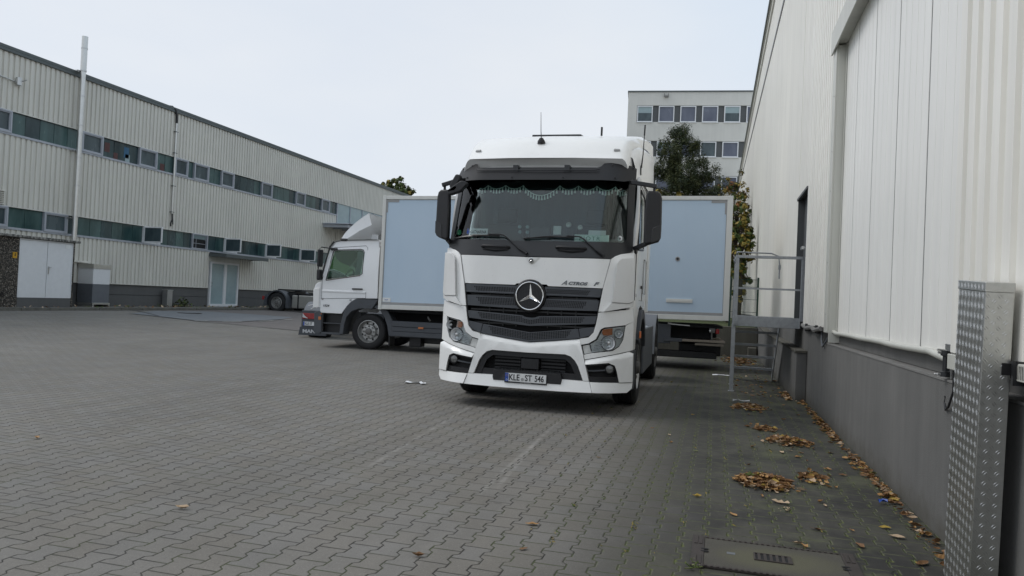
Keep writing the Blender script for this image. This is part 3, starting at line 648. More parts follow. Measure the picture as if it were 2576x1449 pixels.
# ------------------------------------------------------------------ right warehouse
rw = thing('loading_hall', 'tall white clad hall with dark grey plinth and sliding panel gate on the right', 'building', (0, 0, 0))
ZT = 10.75; YE = 57.0
g = G(); g.box(1.60, 26, -3, YE, 0, ZT-.02); g.build('inner_wall', 'cladR', rw)
def rgrp(y0, y1, z0, z1, x=1.385):
    g = G(); ribs(g, x, y0, y1, z0, z1, -1, .19, .036, .66); g.box(x+.002, x+.03, y0, y1, z0, z1); g.build('cladding', 'cladR', rw, smooth=False)
rgrp(-3, 4.93, 1.16, ZT-.25); rgrp(4.93, 10.1, 4.98, ZT-.25)
rgrp(10.1, 12.52, 1.18, ZT-.25); rgrp(12.52, 13.95, 3.33, ZT-.25); rgrp(13.95, YE, 1.18, ZT-.25)
g = G(); g.box(1.30, 1.62, -3, YE+.05, ZT-.24, ZT-.06); g.box(1.24, 26, -3.1, YE+.1, ZT-.05, ZT+.03)
g.build('fascia', 'cladR', rw)
g = G(); g.box(1.22, 1.26, -3.1, YE+.1, ZT-.06, ZT+.05); g.build('roof_edge', 'rooftrim', rw)
g = G(); g.bar((1.345, 14.5, 8.86), (1.345, YE, 10.25), .03, .10); g.build('dark_joint', 'black2', rw)
g = G(); g.box(1.22, 1.36, YE-.25, YE+.1, 10.1, 10.45); g.build('gutter_end', 'black2', rw, bev=.03)
# plinth with the ledge
g = G(); g.box(1.39, 1.62, -3, 10.5, -.05, .97); g.box(1.39, 1.62, 10.5, YE, -.05, 1.165); g.box(1.51, 1.62, -3, 10.5, .97, 1.30); g.build('plinth', 'plinthR', rw, bev=.006)
g = G(); g.box(1.385, 1.52, -3, 10.35, .971, .985); g.build('ledge', 'concrete', rw)
# sliding gate
gt = G(); ys_ = [5.02, 6.05, 7.06, 8.10, 9.10, 9.86]
for p, q in zip(ys_, ys_[1:]):
    gt.box(1.465, 1.50, p+.0161, q-.0161, 1.10, 4.74)
gto = gt.build('gate', 'gate', rw, bev=.004)
for p in ys_[1:-1]: g = G(); g.box(1.470, 1.505, p-.016, p+.016, 1.10, 4.74); g.build('panel_seam', 'black2', gto)
g = G()
for p, q in zip(ys_, ys_[1:]):
    n = 5
    for k in range(1, n): y_ = p+(q-p)*k/n; g.box(1.4635, 1.466, y_-.004, y_+.004, 1.10, 4.74)
g.build('panel_groove', 'gate', gto)
for p, q in ((4.93, 5.02), (9.86, 9.90)): g = G(); g.box(1.452, 1.50, p, q, 1.08, 4.74); g.build('gate_edge', 'trimR', gto, bev=.003)
g = G(); g.box(1.495, 1.51, 4.93, 9.9, .99, 1.12); g.build('gate_foot', 'plinthR', gto)
g = G(); g.box(1.345, 1.37, 9.92, 10.16, 1.12, 4.98); g.box(1.37, 1.5, 9.905, 9.935, 1.0, 4.72); g.build('jamb_trim', 'trimR', rw, bev=.004)
g = G()
for z in (1.35, 2.0, 2.9, 3.4, 4.1): g.lathe([(0, .008), (-.006, .008), (-.008, .004)], lambda a, u, v, z=z: (1.345+a, 10.0+u, z+v), 8)
g.build('screw', 'silver', rw)
g = G(); g.box(1.332, 1.50, 4.85, 10.16, 4.74, 4.80); g.box(1.315, 1.335, 4.85, 10.2, 4.68, 4.97); g.add([(1.33, 4.85, 4.97), (1.40, 4.85, 5.02), (1.40, 10.2, 5.02), (1.33, 10.2, 4.97)], [(0, 1, 2, 3)]); g.build('gate_hood', 'trimR', rw)
g = G(); g.tube([(1.43, 9.95, 1.14)]+[(1.43-.008*math.sin(k*1.3), 9.7-k*.5, 1.125-.004*math.cos(k*2)) for k in range(9)]+[(1.43, 5.25, 1.10)], .024, 10); g.build('guide_pipe', 'trimR', rw)
g = G(); g.tube([(1.42, 9.97, 1.15), (1.38, 10.1, 1.02), (1.36, 10.3, .93), (1.37, 10.5, 1.0), (1.38, 10.55, 1.1)], .012, 8); g.build('cable', 'fenderb', rw)
# side door on the platform
g = G(); g.box(1.352, 1.50, 12.52, 12.56, 1.20, 3.33); g.box(1.352, 1.50, 13.91, 13.95, 1.20, 3.33); g.box(1.33, 1.50, 12.50, 13.97, 3.33, 3.37); d0 = g.build('door_frame', 'officedark', rw)
g = G(); g.box(1.46, 1.50, 12.56, 13.91, 1.22, 3.33); dd = g.build('door', 'officedark', rw)
g = G(); g.box(1.40, 1.46, 12.66, 12.70, 2.28, 2.44); g.tube([(1.42, 12.68, 2.40), (1.34, 12.68, 2.40), (1.34, 12.80, 2.40)], .014); g.box(1.30, 1.34, 12.60, 12.78, 2.37, 2.42); g.build('handle', 'silver', dd)
# cable tray along the plinth top
tr_ = thing('cable_tray', 'pale banded cable tray strapped along the plinth of the right hall', 'cable tray', (0, 0, 0))
g = G(); g.box(1.33, 1.38, 3.0, 3.98, 1.085, 1.165); g.box(1.34, 1.38, 4.45, 4.93, 1.06, 1.15); g.build('tray', 'trimR', tr_, bev=.005)
g = G()
for k in range(50): g.box(1.3285, 1.3305, 3.0+k*.019, 3.008+k*.019, 1.095, 1.155)
g.build('tray_ribbing', 'lichen', tr_)
g = G(); g.tube([(1.35, 10.4, 1.16), (1.33, 10.9, 1.12), (1.36, 11.4, 1.15), (1.34, 11.9, 1.13), (1.36, 12.6, 1.16)], .035, 8); g.build('wrapped_cable', 'concrete', tr_)
for y_, z_ in ((3.86, 1.12), (4.50, 1.11), (11.9, 1.14), (10.75, 1.14), (12.6, 1.16)): g = G(); g.box(1.315, 1.385, y_-.012, y_+.012, z_-.055, z_+.055); g.box(1.33, 1.385, y_-.02, y_+.05, z_+.035, z_+.055); g.build('strap', 'black2', tr_)
rl = thing('guide_roller', 'black roller bracket with curled cable at the corner of the sliding gate', 'roller bracket', (1.38, 5.10, 1.08))
g = G(); g.lathe([(-.08, .012), (-.08, .03), (-.05, .03), (-.045, .018), (.045, .018), (.05, .03), (.08, .03), (.08, .012)], lambda a, u, v: (u, v, a), 16, True); g.build('roller', 'black2', rl)
g = G(); g.box(-.045, .06, -.01, .01, .06, .075); g.box(-.045, .06, -.01, .01, -.075, -.06); g.box(.02, .03, -.03, .10, -.09, .12); g.tube([(0, 0, .08), (-.05, 0, .085)], .008, 6); g.tube([(0, .02, -.07), (-.055, .03, -.07)], .008, 6); g.build('bracket', 'silver', rl, bev=.002)
g = G(); g.tube([(.0, -.16, -.03), (.0, -.17, -.15), (-.01, -.12, -.25), (0, -.03, -.28), (.01, .03, -.24), (.01, .02, -.20)], .007, 8); g.build('cable', 'black', rl)

# checker plate cover
cv = thing('checker_plate_cover', 'tall shiny checker plate cover standing against the plinth in the right foreground', 'metal cover', (1.20, 3.96, -.0)); 
cvx, cvy, cvh = .118, .39, 1.535
g = G(); g.box(0, cvx, 0, cvy, 0, cvh-.045); g.box(-.004, cvx+.002, -.004, cvy+.004, cvh-.045, cvh); body = g.build('casing', 'alu', cv, bev=.003)
def tears(w_, h_, mapf, pitch=.050):
    g = G(); nu = int(w_/pitch*2)+1; nv = int(h_/pitch*2)
    for i in range(nu):
        for j in range(nv):
            if (i+j) % 2: continue
            cu = (i+.5)*pitch/2; cv_ = (j+.5)*pitch/2+.01
            if cu > w_-.008 or cu < .006 or cv_ > h_-.012: continue
            sgn = 1 if i % 2 else -1; a = sgn*R(48)
            for o_ in (-.0052, .0052):
                L, wd, hh = .0155, .0026, .0014; dx, dy = math.cos(a), math.sin(a); px, py = -dy, dx
                ox, oy = cu+px*o_, cv_+py*o_; bend = .0022*sgn
                c = [(ox-dx*L, oy-dy*L, 0), (ox+dx*L, oy+dy*L, 0), (ox+px*(wd+bend), oy+py*(wd+bend), 0), (ox-px*(wd-bend), oy-py*(wd-bend), 0), (ox+px*bend-dx*L*.55, oy+py*bend-dy*L*.55, hh), (ox+px*bend+dx*L*.55, oy+py*bend+dy*L*.55, hh)]
                g.add([mapf(*q) for q in c], [(0, 3, 4), (0, 4, 2), (1, 5, 3), (1, 2, 5), (3, 5, 4), (2, 4, 5)])
    return g
g = tears(cvy, cvh-.05, lambda u, v, h: (-.0003-h, cvy-u, v)); o = g.build('raised_tread', 'silver', body, smooth=False)
g = tears(cvx, cvh-.05, lambda u, v, h: (u, -.0003-h, v)); g.build('raised_tread', 'silver', body, smooth=False)
g = tears(cvy, .045, lambda u, v, h: (-.0043-h, cvy-u, v+cvh-.045)); g.build('raised_tread', 'silver', body, smooth=False)
g = G(); g.box(cvx-.036, cvx+.001, -.006, -.0002, 1.11, 1.165); g.build('tray_slot', 'dark', body)
cv.rotation_euler = (R(3.6), 0, 0)

# low retaining walls and blocks
bw = thing('buttress_wall', 'low grey wall with concrete capping running out from the hall plinth behind the stairs', 'low wall', (0, 0, 0))
g = G(); g.prism([(12.15, 0), (23, 0), (23, .92), (19.5, .80), (12.15, .735)], lambda u, v, d: (d, u, v), 1.235, 1.385); g.build('wall', 'plinthR', bw, bev=.006)
g = G(); g.prism([(12.12, .737), (19.5, .802), (22.5, .90), (22.5, .945), (19.5, .845), (12.12, .775)], lambda u, v, d: (d, u, v), 1.215, 1.388); g.build('capping', 'mosscrete', bw, bev=.004)
bk = thing('retaining_wall', 'stained low concrete retaining wall with grass above it behind the box truck', 'low wall', (0, 0, 0))
for k in range(4): g = G(); g.box(-7+k*2.06, -4.96+k*2.06, 22.5, 22.8, 0, .86); g.build('wall_block', 'mosscrete', bk, bev=.01)
o = G().box(.95, 1.2, 22.2, 22.5, 0, .3).build('rubble_block', 'mosscrete', bk, bev=.03)
# green panel fence behind
fn = thing('wire_fence', 'dark green wire fence standing on the grass between box truck and hall', 'fence', (0, 0, 0))
g = G()
for k in range(22): g.bar((.5+k*.035, 24.5, .8), (.5+k*.035, 24.5, 2.35), .008)
for z in (.9, 1.3, 1.7, 2.1, 2.33): g.bar((.45, 24.51, z), (1.3, 24.51, z), .012)
g.build('mesh_panel', 'fencegreen', fn)
for x_ in (.45, 1.28): g = G(); g.box(x_-.03, x_+.03, 24.47, 24.53, .78, 2.4); g.build('post', 'fencegreen', fn)

# steel landing with steps
pf = thing('steel_landing', 'galvanised steel landing with railing and grating steps at the hall side door', 'landing', (0, 0, 0))
g = G(); g.box(.32, 1.36, 12.86, 12.90, 1.09, 1.26); g.box(.32, .36, 12.90, 14.05, 1.09, 1.26); g.box(.36, 1.36, 14.0, 14.05, 1.09, 1.26); g.build('deck_frame', 'galv', pf, bev=.004)
g = G()
for k in range(32): g.box(.36, 1.38, 12.93+k*.034, 12.936+k*.034, 1.20, 1.235)
for k in range(6): g.box(.42+k*.18, .426+k*.18, 12.92, 14.0, 1.20, 1.23)
g.box(.36, 1.38, 12.91, 14.0, 1.185, 1.195)
g.build('deck_grating', 'rimd', pf)
for (x_, y_) in ((.31, 12.88), (.34, 14.02)):
    g = G(); g.box(x_-.032, x_+.032, y_-.032, y_+.032, 0, 1.12); g.box(x_-.05, x_+.05, y_-.05, y_+.05, 0, .012); g.build('leg', 'galv', pf, bev=.004)
g = G(); g.box(.30, .36, 12.80, 12.86, 1.10, 2.22); g.box(1.33, 1.38, 12.80, 12.86, 1.10, 2.22); g.build('railing_post', 'galv', pf, bev=.003)
g = G(); g.box(.30, 1.38, 12.80, 12.855, 2.22, 2.265); g.box(.30, .35, 12.855, 14.1, 2.22, 2.265); g.build('handrail', 'galv', pf, bev=.004)
g = G(); g.bar((.32, 12.83, 1.72), (1.36, 12.83, 1.72), .022, .03); g.bar((.32, 12.85, 1.72), (.32, 14.05, 1.72), .02, .03); g.box(.31, .35, 14.0, 14.05, 1.1, 2.22); g.build('mid_rail', 'galv', pf)
g = G()
for x_ in (.30, 1.33): g.box(x_, x_+.075, 12.78, 12.80, 1.13, 1.24)
g.lathe([(0, .02), (-.02, .02), (-.02, .008)], lambda a, u, v: (.335+u, 12.78+a, 1.185+v), 8, True); g.lathe([(0, .016), (-.02, .016), (-.02, .006)], lambda a, u, v: (1.36+u, 12.78+a, 1.185+v), 8, True)
g.build('bolt_plate', 'galv', pf)
for k in range(4):
    y_ = 14.18+k*.30; z_ = .975-k*.24
    g = G(); g.box(.38, 1.10, y_-.13, y_-.11, z_-.03, z_+.012); g.box(.38, 1.10, y_+.11, y_+.13, z_-.03, z_)
    for q in range(24): g.box(.39+q*.03, .395+q*.03, y_-.11, y_+.11, z_-.02, z_)
    g.build('step', 'galv', pf)
for x_ in (.36, 1.12): g = G(); g.bar((x_, 14.03, 1.12), (x_, 15.35, .02), .012, .18); g.build('stringer', 'galv', pf)
g = G(); g.tube([(.36, 14.2, 2.42), (.95, 14.2, 2.41), (1.08, 14.2, 2.36), (1.1, 14.2, 2.2), (1.1, 14.2, 1.95)], .013, 8); g.box(1.08, 1.12, 14.18, 14.22, 2.12, 2.2); g.tube([(.36, 14.2, 2.42), (.36, 15.4, 1.35), (.36, 15.4, .02)], .018, 8); g.build('grab_rail', 'galv', pf)
gt2 = sheet('slab_joint', 'seal', [(.3, 15.02), (1.235, 15.02), (1.235, 15.07), (.3, 15.07)], .004)

# ------------------------------------------------------------------ office block
of = thing('office_block', 'pale rendered office block with rows of square windows set in dark bays behind the trees', 'office building', (0, 56, 0), R(5.7))
WX0, WX1, WZ = -6.9, 14.0, 17.3
g = G(); rows = [(15.06, 16.30), (12.49, 13.66), (9.9, 11.1)]
zc = 0
for z0, z1 in reversed(rows): g.box(WX0, WX1, 0, .3, zc, z0); zc = z1
g.box(WX0, WX1, 0, .3, zc, WZ)
for z0, z1 in rows: g.box(WX0, -6.23, 0, .3, z0, z1)
g.box(WX0, WX1, .3, 14, 0, WZ-.01); g.build('wall', 'officewall', of)
g = G(); g.box(WX0-.05, WX1, -.08, 14, WZ, WZ+.09); g.build('roof_edge', 'rooftrim', of)
for ri, (z0, z1) in enumerate(rows):
    g = G(); g.box(-6.23, WX1, .12, .29, z0, z1); g.build('window_bay', 'officedark', of)
    for k in range(8):
        x0 = -6.2+k*1.575+(.0 if ri == 0 else -.04); x1 = x0+1.14
        f = G(); w_ = .07; f.box(x0, x0+w_, .0, .12, z0, z1-.03); f.box(x1-w_, x1, .0, .12, z0, z1-.03); f.box(x0+w_, x1-w_, .0, .12, z0, z0+w_); f.box(x0+w_, x1-w_, .0, .12, z1-.03-w_, z1-.03)
        f.box(x0-.03, x1+.03, -.10, .0, z0-.045, z0-.005)
        o = f.build('window', 'wwhite', of)
        p = G(); p.box(x0+w_, x1-w_, .07, .08, z0+w_, z1-.03-w_); p.build('pane', 'offglass' if (k+ri) % 4 else 'winblue', o)
        if (k*3+ri) % 4 == 0: q = G(); q.box(x0+w_, x1-w_, .060, .068, z1-.55, z1-.10); q.build('blind', 'frost', o)
g = G(); g.box(-4.27, -3.95, -.20, -.02, 16.9, 17.0); g.box(-4.27, -4.23, -.2, -.02, 17.0, 17.15); g.box(-3.99, -3.95, -.2, -.02, 17.0, 17.15); g.build('lamp_bracket', 'concrete', of)


# ------------------------------------------------------------------ trees and plants
def leafquad(g, p, n, s, r_, asp=.6):
    n = n.normalized(); u = n.orthogonal().normalized(); u.rotate(Matrix.Rotation(r_, 3, n)); v = n.cross(u)
    g.add([p-u*s, p+v*s*asp*.6-u*s*.1, p+u*s, p-v*s*asp*.6+u*s*.1], [(0, 1, 2, 3)])
def rv(r_): return Vector((r_.gauss(0, 1), r_.gauss(0, 1), r_.gauss(0, 1)))
def conifer(loc, H, Rb, seed):
    r_ = random.Random(seed); t = thing('conifer_tree', 'dark ragged yew like conifer tree rising behind the box truck', 'tree', loc)
    g = G(); g.tube([(0, 0, 0), (.05, 0, H*.35), (-.05, .05, H*.7), (0, 0, H*.97)], .19, 8, .02); twigs = []
    f = G()
    z = H*.22
    while z < H*.98:
        k = (z/H); rad = Rb*min(1, (1-k)*1.25)**.8*r_.uniform(.75, 1.1)+.15; n = 5 if k < .8 else 3
        for _ in range(n):
            a = r_.uniform(0, 2*math.pi); L = rad*r_.uniform(.65, 1.12); up = r_.uniform(.15, .75)
            p0 = Vector((0, 0, z)); p1 = p0+Vector((math.cos(a)*L*.5, math.sin(a)*L*.5, up*L*.35)); p2 = p0+Vector((math.cos(a)*L, math.sin(a)*L, up*L*.75))
            g.tube([p0, p1, p2], .035*(1-k)+.008, 5, .006)
            m = int(5+L*8)
            for j in range(m):
                q = r_.uniform(.28, 1.0); c = p0.lerp(p1, q*2) if q < .5 else p1.lerp(p2, q*2-1); c = c+rv(r_)*.10*(1+L*.15)
                f.cur = 1 if r_.random() < .32+.2*q else 0; cs = r_.uniform(.18, .36)
                for _k in range(40):
                    d = rv(r_).normalized(); pp = c+Vector((d.x*.9, d.y*.9, d.z*1.25))*cs*r_.uniform(.3, 1.0)
                    leafquad(f, pp, d+Vector((0, 0, .5)), r_.uniform(.045, .085), r_.uniform(0, 6.3), .42)
        z += H*.030
    g.build('trunk', 'bark', t); f.build('crown', ['fir', 'fir2'], t, smooth=False, recalc=False); return t
conifer((-1.9, 37, .8), 9.45, 3.9, 3)
conifer_low = None
def broadleaf(name, label, loc, H, rx, rz_, mats, seed, ncl=70, nl=26, ls=.06, dead=.0, group=None, zc_=.62):
    r_ = random.Random(seed); t = thing(name, label, 'tree', loc, 0, group); g = G(); f = G()
    g.tube([(0, 0, 0), (.05, 0, H*.3), (0, .03, H*.55)], .10, 7, .06)
    for i in range(ncl):
        d = rv(r_).normalized(); q = r_.uniform(.35, 1)**.6
        c = Vector((d.x*rx*q, d.y*rx*q, H*zc_+d.z*rz_*q)); c += rv(r_)*.08
        if i % 2 == 0: b = Vector((0, 0, H*(.35+.3*r_.random()))); m = b.lerp(c, .5)+Vector((0, 0, -.08*rx)); g.tube([b, m, c], .03, 5, .006)
        cs = r_.uniform(.14, .30)*(rx/1.2)**.5; mi = r_.choices(range(len(mats)), weights=[5, 3, 2, 1][:len(mats)])[0]
        for _ in range(nl):
            f.cur = mi if r_.random() < .75 else r_.randrange(len(mats)); d2 = rv(r_).normalized()
            leafquad(f, c+d2*cs*r_.uniform(.2, 1), d2+Vector((0, 0, .6)), ls*r_.uniform(.7, 1.3), r_.uniform(0, 6.3), .9)
    g.build('trunk', 'bark', t); f.build('crown', mats, t, smooth=False, recalc=False); return t
broadleaf('broadleaf_tree', 'young tree with yellow and rust autumn leaves between conifer and white hall', (.55, 33, .8), 6.7, .68, 1.7, ['lgreen', 'yel', 'fir2', 'rust'], 5, 110, 34, .065, zc_=.70)
broadleaf('broadleaf_tree', 'slim green tree between the box truck rear corner and the hall wall', (.78, 27, .8), 4.6, .42, 1.9, ['lgreen', 'yel'], 8, 90, 36, .08, zc_=.60)
broadleaf('shrub', 'low olive green bush under the conifer just above the box truck roof', (-2.5, 31.5, .8), 5.6, 1.5, .9, ['lgreen', 'fir2', 'yel'], 15, 130, 40, .085, zc_=.78)
broadleaf('broadleaf_tree', 'green treetop poking above the far roof edge of the warehouse', (-30.2, 66, 0), 13.0, 1.7, 1.5, ['lgreen', 'fir2', 'yel'], 11, 80, 40, .17, zc_=.86)
broadleaf('broadleaf_tree', 'small dark green treetop at the right end of the far warehouse roof', (-28.2, 62, 0), 11.2, .85, .9, ['lgreen', 'fir2'], 12, 40, 36, .15, zc_=.92)
def weed(loc, label, s=.3, seed=1, n=60, mats=('lgreen', 'fir2'), group=None, cat='plant'):
    r_ = random.Random(seed); f = G()
    for _ in range(n):
        a = r_.uniform(0, 6.3); rr = s*r_.uniform(.1, 1); h = s*.9*r_.uniform(.1, 1)*(1.2-rr/s)
        f.cur = r_.randrange(len(mats)); leafquad(f, Vector((math.cos(a)*rr, math.sin(a)*rr*1.3, h)), Vector((r_.uniform(-1, 1), r_.uniform(-1, 1), 1.2)), s*.16*r_.uniform(.6, 1.3), r_.uniform(0, 6.3), .9)
        if _ % 5 == 0: f.bar((0, 0, 0), (math.cos(a)*rr, math.sin(a)*rr*1.3, h), .004)
    o = f.build('weed', list(mats), smooth=False, recalc=False); o.location = loc; return tag(o, label, cat, group)
weed((-21.95, 26.75, .42), 'leafy green weed clump against the warehouse plinth right of the junction pillar', .42, 3, 150)
weed((-21.95, 33.0, .42), 'small weed at the warehouse plinth just left of the parked grey chassis', .25, 4, 60)
weed((-21.9, 25.3, .42), 'thin low weed left of the grey junction pillar', .18, 5, 40)
r2 = random.Random(21); f = G()
for _ in range(260):
    y_ = r2.uniform(17, 36); x_ = r2.uniform(-22.2, -20.8); f.cur = r2.choice((0, 1, 1, 2)); leafquad(f, Vector((x_, y_, .435+r2.uniform(0, .05))), Vector((r2.uniform(-1, 1), r2.uniform(-1, 1), 1)), r2.uniform(.03, .09), r2.uniform(0, 6), .8)
tag(f.build('verge_debris', ['lgreen', 'lbrown', 'ltan'], smooth=False, recalc=False), 'dry leaves and tiny weeds scattered on the verge along the warehouse', 'ground cover', kind='stuff')
# weeds and moss tufts in the joints of the damp strip
f = G(); 
for _ in range(230):
    k = r2.randrange(-10, 10); x_ = k*.14+r2.uniform(-.02, .02); y_ = 4.1+12*r2.random()**1.5; 
    if r2.random() > .25+.75*min(1, max(0, (x_+1.3)/1.5)): continue
    if -.1 < x_ < .82 and 3.9 < y_ < 4.6: continue
    n = r2.randrange(3, 9); s_ = r2.uniform(.008, .020)
    for _k in range(n):
        a = r2.uniform(0, 6.3); f.cur = r2.choice((0, 0, 1)); leafquad(f, Vector((x_+math.cos(a)*s_, y_+math.sin(a)*s_*2, .004+r2.uniform(0, .012))), Vector((math.cos(a), math.sin(a), 1.4)), s_*r2.uniform(.5, 1), a, .5)
tag(f.build('joint_weeds', ['lgreen', 'yel'], smooth=False, recalc=False), 'moss and tiny weeds growing in the paver joints near the hall', 'moss', kind='stuff')
weed((-.06, 3.97, .01), 'small green dandelion rosette at the front left corner of the drain cover', .055, 9, 26, ('lgreen', 'lfresh'))
weed((.52, 5.38, .005), 'tiny grass tuft right of the pale oak leaf', .05, 10, 24, ('lgreen', 'ltan'))

# ------------------------------------------------------------------ dead leaves
def leaf(g, p, s, rz_, tilt, curl, r_, lobed=False):
    nu, nv = 5, 3; m = Matrix.Translation(p) @ Matrix.Rotation(rz_, 4, 'Z') @ Matrix.Rotation(tilt, 4, 'X'); vs = []
    prof = [.05, .72, 1, .75, .10]
    if lobed: prof = [.08, .9, .45, .95, .4, .9, .15]; nu = 7
    for i in range(nu):
        u = -1+2*i/(nu-1); w_ = prof[i]*.46*(1 if lobed else r_.uniform(.8, 1.15))
        for j in range(nv):
            v = (-1+j)*w_; z = curl*(v*v*2.2+u*u*.35)+r_.uniform(-.05, .05); vs.append(m @ Vector((u*s, v*s, z*s)))
    zmin = min(v.z for v in vs); d = max(0, .004-zmin)
    vs = [Vector((v.x, v.y, v.z+d)) for v in vs]
    g.add(vs, [(i*nv+j, i*nv+j+1, (i+1)*nv+j+1, (i+1)*nv+j) for i in range(nu-1) for j in range(nv-1)])
LM = ['lbrown', 'lorange', 'ltan', 'lyellow', 'lfresh']
def lc(r_, w_=(10, 6, 3, 1.2, .4)): return r_.choices(range(5), weights=w_)[0]
def pile(name, label, cx, cy, rx, ry, n, h, seed, s0=.03, kind='stuff'):
    r_ = random.Random(seed); g = G()
    for _ in range(n):
        a = r_.uniform(0, 6.3); q = r_.random()**.6*(1 if _ % 6 else r_.uniform(1.0, 1.6)); x_ = cx+math.cos(a)*rx*q; y_ = cy+math.sin(a)*ry*q; z = h*max(0, 1-q*q)*r_.random()+.006
        g.cur = lc(r_); leaf(g, Vector((x_, y_, z)), s0*r_.uniform(.7, 1.5), r_.uniform(0, 6.3), r_.gauss(0, .45), r_.uniform(.2, 1.5), r_)
    return tag(g.build(name, LM, smooth=False, recalc=False), label, 'leaf pile', kind=kind)
pile('leaf_pile', 'largest round heap of brown leaves beyond the drain cover', .43, 6.16, .21, .26, 300, .05, 31)
pile('leaf_pile', 'elongated heap of leaves farther back in the middle of the mossy strip', .79, 8.2, .22, .26, 190, .04, 32)
pile('leaf_pile', 'far heap of leaves in front of the steel landing leg', .50, 10.85, .22, .40, 160, .03, 33)
pile('leaf_pile', 'small leaf cluster just beyond the elongated heap', .60, 8.95, .12, .20, 60, .02, 34)
pile('leaf_pile', 'loose leaf cluster to the right of the largest heap', .84, 6.52, .10, .22, 55, .02, 35)
pile('leaf_pile', 'dark leaf drift under the rear end of the box truck', .65, 20.5, .45, 1.3, 160, .05, 36, .045)
r_ = random.Random(40); g = G()
for _ in range(1500):
    y_ = 3.9+r_.random()**.9*9.3; dens = .5+.5*math.sin(y_*2.1)+.25*math.sin(y_*5.3)
    if y_ < 5.9: dens -= .2
    if r_.random() > .25+.75*max(0, min(1, dens)): continue
    off = abs(r_.gauss(0, .042)); lim = 1.375
    if y_ > 12.1: lim = 1.225
    if y_ < 4.3: lim = 1.17
    g.cur = lc(r_); leaf(g, Vector((lim-.03-off, y_, .006+.02*r_.random()*max(0, 1-off*8))), .027*(r_.uniform(.7, 1.5) if _ % 3 else r_.uniform(.15, .45)), r_.uniform(0, 6.3), r_.gauss(0, .5), r_.uniform(.2, 1.4), r_)
for _ in range(130):
    y_ = r_.uniform(12.3, 20); g.cur = lc(r_); leaf(g, Vector((r_.uniform(.35, 1.2), y_, .006)), .03*r_.uniform(.7, 1.4), r_.uniform(0, 6.3), r_.gauss(0, .4), r_.uniform(.2, 1.4), r_)
tag(g.build('leaf_litter', LM, smooth=False, recalc=False), 'dead leaves drifted along the foot of the grey plinth', 'leaf litter', kind='stuff')
spots = [(-.22, 9.65), (-.41, 7.99), (-.37, 7.55), (-.12, 7.23), (.34, 6.81), (.21, 6.21), (.38, 5.72), (-.07, 5.49), (.17, 5.12), (.67, 5.0), (.88, 5.06), (.87, 4.74), (.78, 5.73), (.8, 5.64), (.96, 6.25), (.85, 7.63), (.76, 7.72), (.67, 7.57), (.86, 7.25), (.8, 7.41), (.41, 7.72), (.55, 8.03), (.46, 9.25), (.88, 9.89), (1.11, 10.42), (.48, 10.11), (.82, 11.69), (.74, 12.53), (.66, 12.99), (.52, 4.64), (.55, 4.59), (.99, 6.93), (.97, 6.68), (1.09, 6.77), (1.01, 11.41), (1.14, 7.79), (-3.05, 3.81), (-1.01, 4.37), (-.95, 3.92), (-1.43, 3.6), (-.93, 6.48), (-.62, 8.34), (-5.47, 4.99), (-.4, 12.3), (-.7, 13.6), (.1, 13.9)]
LAND = [('the drain cover', .36, 4.27), ('the largest leaf heap', .43, 6.16), ('the elongated leaf heap', .79, 8.2), ('the small leaf cluster', .60, 8.95), ('the far leaf heap', .50, 10.85), ('the grey plinth', 1.39, 7.3), ('the steel landing', .8, 13.4), ('the big truck bumper', -1.3, 8.9)]
COLN = {'lbrown': 'brown', 'lorange': 'orange brown', 'ltan': 'pale tan', 'lyellow': 'yellow', 'lfresh': 'greenish'}
made = []
for i, (x_, y_) in enumerate(spots):
    g = G(); c = lc(r_, (8, 5, 4, .8, .4)); sz = .032*r_.uniform(.7, 1.4); leaf(g, Vector((0, 0, .006)), sz, r_.uniform(0, 6.3), r_.gauss(0, .25), r_.uniform(.3, 1.3), r_)
    o = g.build('fallen_leaf', LM[c], smooth=False, recalc=False); o.location = (x_, y_, gz(x_))
    n_, lx, ly = min(LAND, key=lambda q: abs(q[1]-x_)*1.3+abs(q[2]-y_)*.6); dx, dy = x_-lx, y_-ly
    side_w = 'left of' if dx < -.12 else 'right of' if dx > .12 else 'in line with'; dep = 'just nearer than' if -.6 < dy < 0 else 'well nearer than' if dy < 0 else 'just beyond' if dy < .6 else 'well beyond'
    word = 'small' if sz < .028 else 'large' if sz > .039 else 'medium'
    if x_ < -2.5: lb = '%s %s dead leaf alone on the open yard pavers' % (word, COLN[LM[c]])
    else: lb = '%s %s leaf %s and %s %s' % (word, COLN[LM[c]], side_w, dep, n_)
    made.append((o, lb, x_, y_))
from collections import Counter
cnt = Counter(m_[1] for m_ in made)
for lb in [k for k, v in cnt.items() if v > 1]:
    same = sorted([m_ for m_ in made if m_[1] == lb], key=lambda m_: m_[3])
    for j, m_ in enumerate(same):
        made[made.index(m_)] = (m_[0], lb+(', nearest' if j == 0 else ', farthest' if j == len(same)-1 else ', middle one'), m_[2], m_[3])
for o, lb, _x, _y in made: tag(o, lb, 'leaf', 'single leaves scattered on the pavers')
